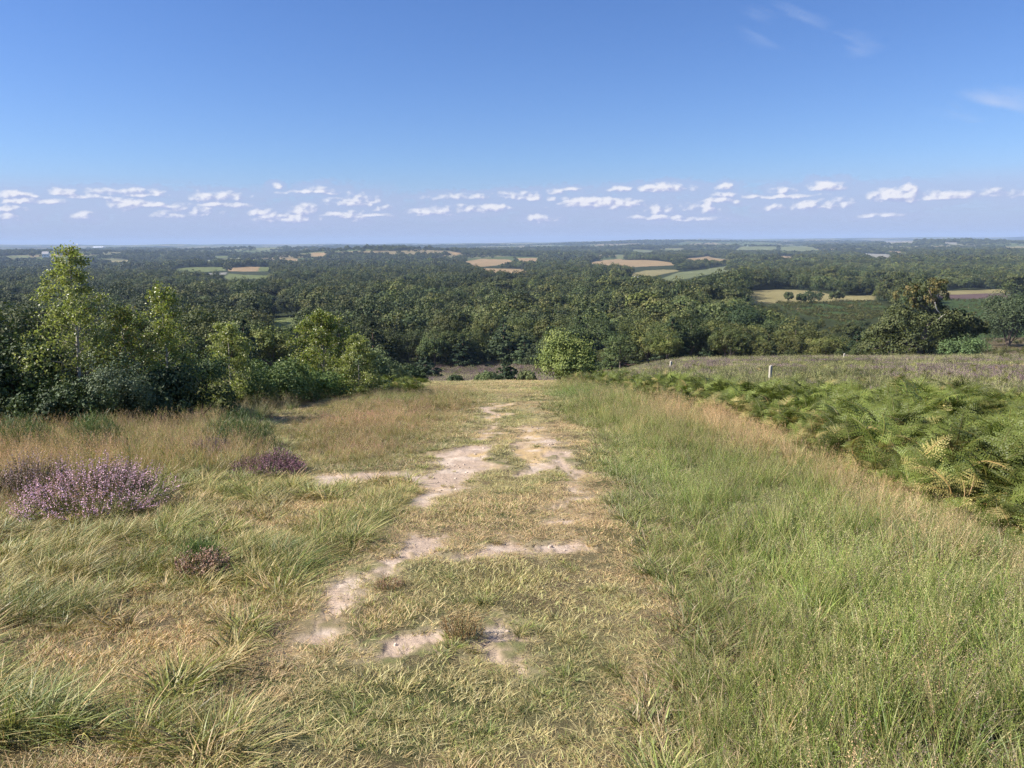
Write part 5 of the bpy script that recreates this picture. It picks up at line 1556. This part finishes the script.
# ------------------------------------------------------------------ the stag-headed oak on the right
def oak():
    rng = np.random.default_rng(66)
    d0 = 104.; k = d0 / F_PX
    u0, v0 = 925., 357.
    p = at(u0, d0)
    z0 = -p[2]
    def L(u, v, ru, rv, dep=0.):
        d = ray(u, v); z = d[2] / d[1] * d0 - p[2]
        return ((u - u0) * k, dep, z), (ru * k, ru * k * .9, rv * k)
    brown = [c3(.17, .14, .05), c3(.14, .135, .045), c3(.20, .155, .06)]
    green = [c3(.085, .10, .035), c3(.105, .115, .042), c3(.07, .085, .03)]
    low = [L(915, 338, 26, 13), L(890, 343, 16, 11, 1), L(900, 326, 14, 8, -1), L(945, 336, 18, 12, .5), L(930, 325, 20, 9), L(960, 330, 13, 8), L(875, 350, 11, 7), L(905, 348, 20, 8, -2), L(940, 349, 16, 7, -1.5),
           L(887, 331, 10, 6, -.5), L(975, 326, 10, 5.5), L(985, 330, 6, 5), L(957, 321, 13, 8, -.5), L(966, 339, 16, 8), L(903, 318, 12, 7, .5), L(946, 322, 12, 8, -1)]
    up = [L(928, 288, 12, 7), L(905, 296, 9, 6), L(917, 292, 8, 6, 1), L(938, 299, 8, 9), L(930, 306, 9, 8), L(940, 314, 9, 6), L(913, 304, 6, 5), L(940, 284, 5, 4)]
    c1 = lobed_crown(rng, low, 24, 40, .28, green, 0, .46)
    c2 = lobed_crown(rng, up, 16, 36, .26, green + brown, 0, .42)
    for a in (c2,):
        c1.V += a.V; c1.C += a.C
        for f in a.F: c1.F.append(f + c1.n)
        c1.n += a.n
    tb = MB(); bk = c3(.17, .14, .11); pale = c3(.5, .46, .40)
    tube(tb, [(0, 0, -.4), (.1, 0, 2.0), (.6, 0, 4.2), (1.6, 0, 6.2), (1.0, 0, 8.2), (.3, 0, 9.6)], [.55, .45, .38, .28, .18, .08], bk, 8)
    for q in low[:8]:
        c = q[0]; tube(tb, [(.1, 0, 1.6), (c[0] * .5, c[1] * .5, 2.4), c], [.26, .16, .05], bk, 6)
    for q in up[:4]:
        c = q[0]; tube(tb, [(1.5, 0, 6.0), ((1.5 + c[0]) * .5, c[1] * .5, (6 + c[2]) * .5), c], [.16, .10, .04], bk, 5)
    t = put_tree('oak_tree', 'storm-worn oak with browning leaves and a ragged leaning top on the heath edge', 'oak', u0, d0, tb, c1, None, mat=M_LEAF)
    db = MB()
    for pts in (((928, 305), (930, 309), (933, 312)), ((932, 318), (935, 315), (938, 313)), ((927, 301), (928, 305))):
        Q = [np.array(L(u, v, 1, 1, -1.9)[0]) for u, v in pts]
        tube(db, Q, np.linspace(.08, .03, len(Q)), pale, 5)
    tag(link('dead_limb', db.mesh('oak_dead_limbs', M_BARK, True), t), 'bare silvery dead limbs')
oak()

# ------------------------------------------------------------------ shrubs on the pale strip, posts, houses
def far_shrubs():
    rng = np.random.default_rng(55)
    for k, (u, v, w, h, lab) in enumerate(((788, 303, 9, 10, 'smallest of the three dark shrubs on the pale strip'), (801, 304, 9, 9, 'dark low shrub on the pale strip, second from the large one'), (836, 300, 12, 8, 'wide green shrub right of the dark ones on the pale strip'), (884, 299, 10, 13, 'dark tree between the pale strip and the oak'))):
        p = hit(u, v)
        s = math.hypot(p[0], p[1]) / F_PX
        c, tb = broad_variant(500 + k, h * s, w * s, 7, 12, 24, .8)
        t = put_tree('field_shrub', lab, 'shrub', u, 0, tb, c, None, ('stems', 'foliage'), P=p, mat=M_LEAF)
far_shrubs()

def post(u, v, dist, hh, w, label, tilt=0):
    mb = MB(); col = c3(.42, .38, .31)
    # chamfered square post with a sloping worn top
    c = w * .5; b = w * .12
    ring = np.array([(-c + b, -c), (c - b, -c), (c, -c + b), (c, c - b), (c - b, c), (-c + b, c), (-c, c - b), (-c, -c + b)])
    zs = [-.4, .0, hh * .5, hh * .93, hh]
    sc = [1.05, 1.03, 1.0, .98, .72]
    V = np.concatenate([np.column_stack([ring * s, np.full(8, z) + (ring[:, 0] * .18 if z > hh * .9 else 0)]) for z, s in zip(zs, sc)])
    Fq = [[r * 8 + j, r * 8 + (j + 1) % 8, (r + 1) * 8 + (j + 1) % 8, (r + 1) * 8 + j] for r in range(4) for j in range(8)]
    Fq += [[32, 33, 34, 35], [32, 35, 36, 39], [36, 37, 38, 39]]
    mb.add(V, Fq, col)
    o = link('wooden_post', mb.mesh('wooden_post', M_WOOD), None, at(u, dist))
    o.rotation_euler = (0, rad(tilt), .3)
    tag(o, label, 'post', 'pale wooden posts on the heath')
post(774, 380, 28, top_h(774, 365.5, 28), .10, 'pale wooden post nearest the bracken, largest of three', 1)
post(848, 364, 88, max(.75, top_h(848, 357.5, 88)), .17, 'pale wooden post further off against the dark trees by the oak')
post(673, 369, 50, max(.6, top_h(673, 364.5, 50)), .13, 'tiny pale post tip above the heather, farthest along the track side')

def house(u, v, wpx, hpx, wall, roofc, label, rz=0, name='farmhouse', long=1.):
    p = hit(u, v); s = math.hypot(p[0], p[1]) / F_PX
    W = wpx * s; D = W * .55; Hh = hpx * s; e = Hh * .58
    t = bpy.data.objects.new(name, None); COL.objects.link(t)
    t.location = tuple(p); t.rotation_euler = (0, 0, rz); tag(t, label, 'house' if name == 'farmhouse' else 'barn')
    mb = MB(); x, y = W / 2, D / 2
    V = [(-x, -y, -2), (x, -y, -2), (x, y, -2), (-x, y, -2), (-x, -y, e), (x, -y, e), (x, y, e), (-x, y, e), (-x, 0, Hh - .25), (x, 0, Hh - .25)]
    mb.add(V, [[0, 1, 5, 4], [2, 3, 7, 6], [1, 2, 6, 5], [3, 0, 4, 7]], wall)
    g = np.array(V)
    mb.add([g[4], g[7], (g[7] + g[8]) / 2, g[8], g[5], g[6], (g[6] + g[9]) / 2, g[9]], [[0, 3, 2, 1], [4, 5, 6, 7]], wall)
    link('wall', mb.mesh(name + '_wall', M_WALL), t)
    rb = MB(); ov = .4
    for sy in (-1, 1):
        a = np.array([(-x - ov, sy * (y + ov), e - .15), (x + ov, sy * (y + ov), e - .15), (x + ov, 0, Hh), (-x - ov, 0, Hh)])
        b = a + np.array([0, 0, .25])
        rb.add(np.concatenate([a, b]), [[0, 1, 2, 3], [4, 7, 6, 5], [0, 4, 5, 1], [1, 5, 6, 2], [3, 7, 4, 0]], roofc)
    rf = link('roof', rb.mesh(name + '_roof', M_ROOF), t)
    if name == 'farmhouse':
        cb = MB(); box(cb, (x * .6, -.5, Hh * .8), (x * .6 + 1.1, .5, Hh + 1.4), c3(.35, .2, .15)); link('chimney', cb.mesh('chimney', M_WALL), rf)
    for k in range(4):
        wb = MB(); cx = -x + (k + .5) * W / 4; ww = W * .05; hz = e * .45
        box(wb, (cx - ww, -y - .08, hz), (cx + ww, -y + .05, hz + e * .32), c3(.03, .035, .04))
        link('window', wb.mesh('window', M_WALL), t)
house(46, 257.5, 5, 5, c3(.8, .78, .75), c3(.55, .5, .45), 'white house shining on the wooded ridge beside the birch top', .2)
house(637, 281, 6, 4.5, c3(.6, .58, .55), c3(.42, .42, .43), 'grey roofed barn below the small straw field', -.2, 'barn')
house(649, 281.5, 5, 3.5, c3(.62, .6, .55), c3(.5, .49, .48), 'low pale barn to the right of the grey roofed barn', .1, 'barn')
house(746, 273.5, 7, 5, c3(.7, .62, .52), c3(.30, .19, .14), 'brown roofed cream farmhouse at the end of the pale green field', .1)
house(573, 282.5, 5, 3, c3(.72, .7, .66), c3(.5, .48, .46), 'small white roofed barn alone in the woods', 0, 'barn')
house(757, 263, 5, 3.5, c3(.74, .68, .58), c3(.45, .30, .22), 'small cream farmhouse above the hedge beyond the second wheat field', 0)
house(358, 276, 4, 3, c3(.7, .68, .62), c3(.5, .48, .44), 'tiny cream farmhouse on the edge of the dark wooded ridge', 0)
house(99, 249, 9, 2.2, c3(.72, .72, .72), c3(.66, .67, .7), 'long white shed on the far skyline beside the birch top', 0, 'barn')

# ------------------------------------------------------------------ haze, light, sky
def haze():
    mb = MB(); box(mb, (-17800, -17800, -110), (17800, 17800, 110), c3(1, 1, 1))
    m, nt, out = new_mat('haze_air')
    v = nt.nodes.new('ShaderNodeVolumePrincipled')
    v.inputs['Color'].default_value = (.56, .73, 1.0, 1)
    v.inputs['Density'].default_value = 8.0e-5
    v.inputs['Anisotropy'].default_value = .0
    nt.links.new(v.outputs[0], out.inputs['Volume'])
    o = link('haze', mb.mesh('haze', m))
    tag(o, 'thin blue haze over the far country', 'haze', None, 'stuff')
haze()

SUN_EL = 40.; SUN_AZ = -97.        # azimuth clockwise from the view direction
S = Vector((math.sin(rad(SUN_AZ)) * math.cos(rad(SUN_EL)), math.cos(rad(SUN_AZ)) * math.cos(rad(SUN_EL)), math.sin(rad(SUN_EL))))
sd = bpy.data.lights.new('sun', 'SUN'); sd.energy = 5.0; sd.angle = rad(.53); sd.color = (1, .945, .84)
so = bpy.data.objects.new('sun', sd); COL.objects.link(so)
so.rotation_euler = S.to_track_quat('Z', 'Y').to_euler()

EXPO = .82; SKY_K = .070
def sky():
    w = bpy.data.worlds.new('World'); scene.world = w; w.use_nodes = True
    nt = w.node_tree; nt.nodes.clear(); L = nt.links.new
    out = nt.nodes.new('ShaderNodeOutputWorld'); bg = nt.nodes.new('ShaderNodeBackground')
    st = nt.nodes.new('ShaderNodeTexSky'); st.sky_type = 'NISHITA'; st.sun_disc = False
    st.sun_elevation = rad(SUN_EL); st.sun_rotation = rad(SUN_AZ); st.altitude = 100
    st.air_density = 1.0; st.dust_density = .35; st.ozone_density = 2.2
    hs = nt.nodes.new('ShaderNodeHueSaturation'); hs.inputs['Saturation'].default_value = 1.12
    L(st.outputs[0], hs.inputs['Color'])
    tc = nt.nodes.new('ShaderNodeTexCoord')
    sp = nt.nodes.new('ShaderNodeSeparateXYZ'); L(tc.outputs['Generated'], sp.inputs[0])
    el = mth(nt, 'MULTIPLY', mth(nt, 'ARCSINE', sp.outputs[2]), 57.2958)
    # warm lavender band near the horizon
    def mix(fac, a, b):
        m = nt.nodes.new('ShaderNodeMix'); m.data_type = 'RGBA'
        for k, q in ((0, fac), (6, a), (7, b)):
            if isinstance(q, (int, float)): m.inputs[k].default_value = q
            elif isinstance(q, tuple): m.inputs[k].default_value = q
            else: L(q, m.inputs[k])
        return m.outputs[2]
    def mapr(x, a, b, c, d, smooth=True):
        m = nt.nodes.new('ShaderNodeMapRange'); m.interpolation_type = 'SMOOTHSTEP' if smooth else 'LINEAR'
        L(x, m.inputs[0])
        for k, q in zip((1, 2, 3, 4), (a, b, c, d)): m.inputs[k].default_value = q
        return m.outputs[0]
    E = 1 / (2 ** EXPO) / SKY_K
    col = vmth(nt, 'MULTIPLY', hs.outputs[0], (.70, .83, 1.18))
    col = mix(mapr(el, 6.0, -.3, 0, .80), col, (.40 * E, .47 * E, .76 * E, 1))
    L(col, bg.inputs[0]); bg.inputs[1].default_value = SKY_K
    L(bg.outputs[0], out.inputs[0])
sky()

CLOUDS = [(15, 194, 14, 3), (62, 192, 12, 3), (130, 202, 18, 5), (152, 193, 9, 3.5), (195, 209, 20, 5), (120, 199, 8, 3), (218, 197, 26, 4), (262, 213, 14, 4.5), (305, 209, 14, 5), (278, 186, 6, 2.2), (320, 190, 15, 3.5),
          (355, 200, 24, 5.5), (358, 216, 10, 4), (285, 218, 30, 4), (438, 210, 18, 4.5), (470, 208, 22, 3.5), (490, 207, 18, 3.5), (520, 196, 24, 3.5), (553, 191, 9, 3), (600, 203, 45, 4.5), (540, 218, 14, 3), (665, 188, 26, 3.8), (660, 210, 16, 4), (690, 207, 14, 3.5),
          (725, 187, 9, 3.6), (727, 195, 14, 3), (710, 207, 9.5, 5), (785, 190, 12, 3.2), (828, 186, 18, 4.2), (808, 205, 15, 4), (835, 203, 16, 4.5), (775, 207, 10, 3), (898, 195, 26, 5.5), (908, 189, 8, 4), (950, 194, 22, 3.8), (1000, 192, 18, 4), (1060, 190, 30, 4), (-40, 195, 30, 4), (5, 216, 12, 3), (620, 189, 14, 2.6), (85, 216, 10, 3), (170, 214, 14, 3)]
CLOUDS += [(random.uniform(-60, 1090), random.uniform(187, 219), random.uniform(12, 38), random.uniform(1.6, 2.8)) for _ in range(26)]
def clouds():
    """the far cumulus rows and a little cirrus, on a dome 26 km out, beyond the haze"""
    def px(u, v):
        d = ray(u, v); return math.degrees(math.atan2(d[0], d[1])), math.degrees(math.asin(d[2] / math.sqrt(d @ d)))
    E = 1 / (2 ** EXPO)
    def dens(a, e, grow=1., flat=1.):
        wa = a + (fbm(a / .9, e / .6, 201, 5) - .5) * .9; we = e + (fbm(a / .9 + 7, e / .6, 202, 5) - .5) * .35
        best = np.full(a.shape, -3.)
        for k, (u, v, ru, rv) in enumerate(CLOUDS):
            ac, ec = px(u, v); ra = ru / F_PX * 57.3 * 1.1 * grow; re = rv / F_PX * 57.3 * 1.35 * grow
            b = np.abs(a - ac) < ra * 2 + 1
            dy = (we[b] - ec + re * .3); dy = np.where(dy > 0, dy / (re * 1.2), dy / (-re * .7))
            d = 1 - ((wa[b] - ac) / ra) ** 2 - dy ** 2
            best[b] = np.maximum(best[b], d * (.55 + .45 * _hash(np.array([k]), np.array([3]), 9)[0] if k not in (16, 19, 21, 26, 32, 33, 28) else 1.1))
        return best + (fbm(a / .5, e / .3, 203, 5) - .5) * 1.5
    def strip(a0, a1, e0, e1, da, de):
        A, Eg = np.meshgrid(np.arange(a0, a1, da), np.arange(e0, e1, de)); return A, Eg
    A, G = strip(-52, 52, .15, 6.2, .055, .04)
    d0 = dens(A, G); d1 = dens(A - .22, G + .13)
    al = sstep(-.15, .95, d0) * .86
    lit = np.clip(.55 + 1.1 * (d0 - d1) + .25 * (d0 - .5), 0, 1)  # sunlit and shaded cloud sides, painted into the emitted colour
    veil = sstep(.9, 2.0, G) * (1 - sstep(3.1, 4.6, G)) * sstep(.40, .62, fbm(A / 5.5, G / .7, 205, 5)) * .45
    veil = np.maximum(veil, sstep(-.9, .3, dens(A, G, 1.6)) * .46)
    gray = np.array([.44, .49, .74]) * E; wht = np.array([.97, .95, .98]) * E; mid_ = np.array([.58, .60, .80]) * E
    c = gray + (mid_ - gray) * sstep(.1, .5, lit)[..., None]; c = c + (wht - mid_) * sstep(.4, .95, lit)[..., None]
    a_all = al + veil * (1 - al)
    c = (c * al[..., None] + np.array([.48, .53, .78]) * E * (veil * (1 - al))[..., None]) / np.maximum(a_all, 1e-4)[..., None]
    V, Fq, C, AL = [], [], [], []; off = 0
    def put(A, G, c, al):
        nonlocal off
        a = np.radians(A); e = np.radians(G); r = 26000.
        V.append(np.stack([r * np.sin(a) * np.cos(e), r * np.cos(a) * np.cos(e), r * np.sin(e)], -1).reshape(-1, 3))
        m, n = A.shape; i, j = np.meshgrid(np.arange(m - 1), np.arange(n - 1), indexing='ij'); k = (i * n + j).ravel() + off
        Fq.append(np.stack([k, k + 1, k + n + 1, k + n], -1)); C.append(c.reshape(-1, 3)); AL.append(al.ravel()); off += m * n
    put(A, G, c, a_all)
    A, G = strip(8, 50, 7.0, 22, .12, .12)
    m = np.zeros(A.shape)
    for (u, v, ru, rv, st) in ((785, 18, 45, 26, 1), (840, 46, 42, 14, .8), (990, 105, 46, 17, 1.2), (1000, 92, 30, 6, .6)):
        ac, ec = px(u, v)
        m = np.maximum(m, st * np.clip(1 - np.hypot((A - ac) / (ru / F_PX * 57.3), (G - ec) / (rv / F_PX * 57.3)), 0, 1))
    q = (A * .9 + G * .45, G * .9 - A * -.35)
    put(A, G, np.full(A.shape + (3,), 1.) * np.array([.55, .66, .92]) * E, m * sstep(.42, .75, fbm(q[0] / 3, q[1] / .7, 207, 5)) * .6)
    me = build_mesh('sky', np.concatenate(V), np.concatenate(Fq), np.concatenate(C), (), None, True)
    at_ = me.attributes.new('alpha', 'FLOAT', 'POINT'); at_.data.foreach_set('value', np.concatenate(AL).astype(np.float32))
    m, nt, out = new_mat('cloud'); L = nt.links.new
    ca = nt.nodes.new('ShaderNodeAttribute'); ca.attribute_name = 'Col'; aa = nt.nodes.new('ShaderNodeAttribute'); aa.attribute_name = 'alpha'
    em = nt.nodes.new('ShaderNodeEmission'); L(ca.outputs['Color'], em.inputs[0]); tr = nt.nodes.new('ShaderNodeBsdfTransparent')
    mx = nt.nodes.new('ShaderNodeMixShader'); L(aa.outputs['Fac'], mx.inputs[0]); L(tr.outputs[0], mx.inputs[1]); L(em.outputs[0], mx.inputs[2]); L(mx.outputs[0], out.inputs[0])
    m.cycles.emission_sampling = 'NONE'
    me.materials.append(m)
    tag(link('sky', me), 'rows of small far cumulus and thin cirrus in the blue sky', None, None, 'structure')
clouds()

scene.view_settings.view_transform = 'Standard'
scene.view_settings.look = 'None'
scene.view_settings.exposure = EXPO
scene.view_settings.gamma = 1.0
scene.view_settings.use_curve_mapping = False
scene.render.engine = 'CYCLES'
cy = scene.cycles
cy.use_denoising = True; cy.denoiser = 'OPENIMAGEDENOISE'; cy.denoising_prefilter = 'NONE'; cy.denoising_input_passes = 'RGB_ALBEDO_NORMAL'
cy.max_bounces = 6; cy.diffuse_bounces = 2; cy.glossy_bounces = 1; cy.transmission_bounces = 3; cy.volume_bounces = 0; cy.transparent_max_bounces = 4
cy.use_adaptive_sampling = True; cy.adaptive_threshold = .02
cy.sample_clamp_indirect = 4
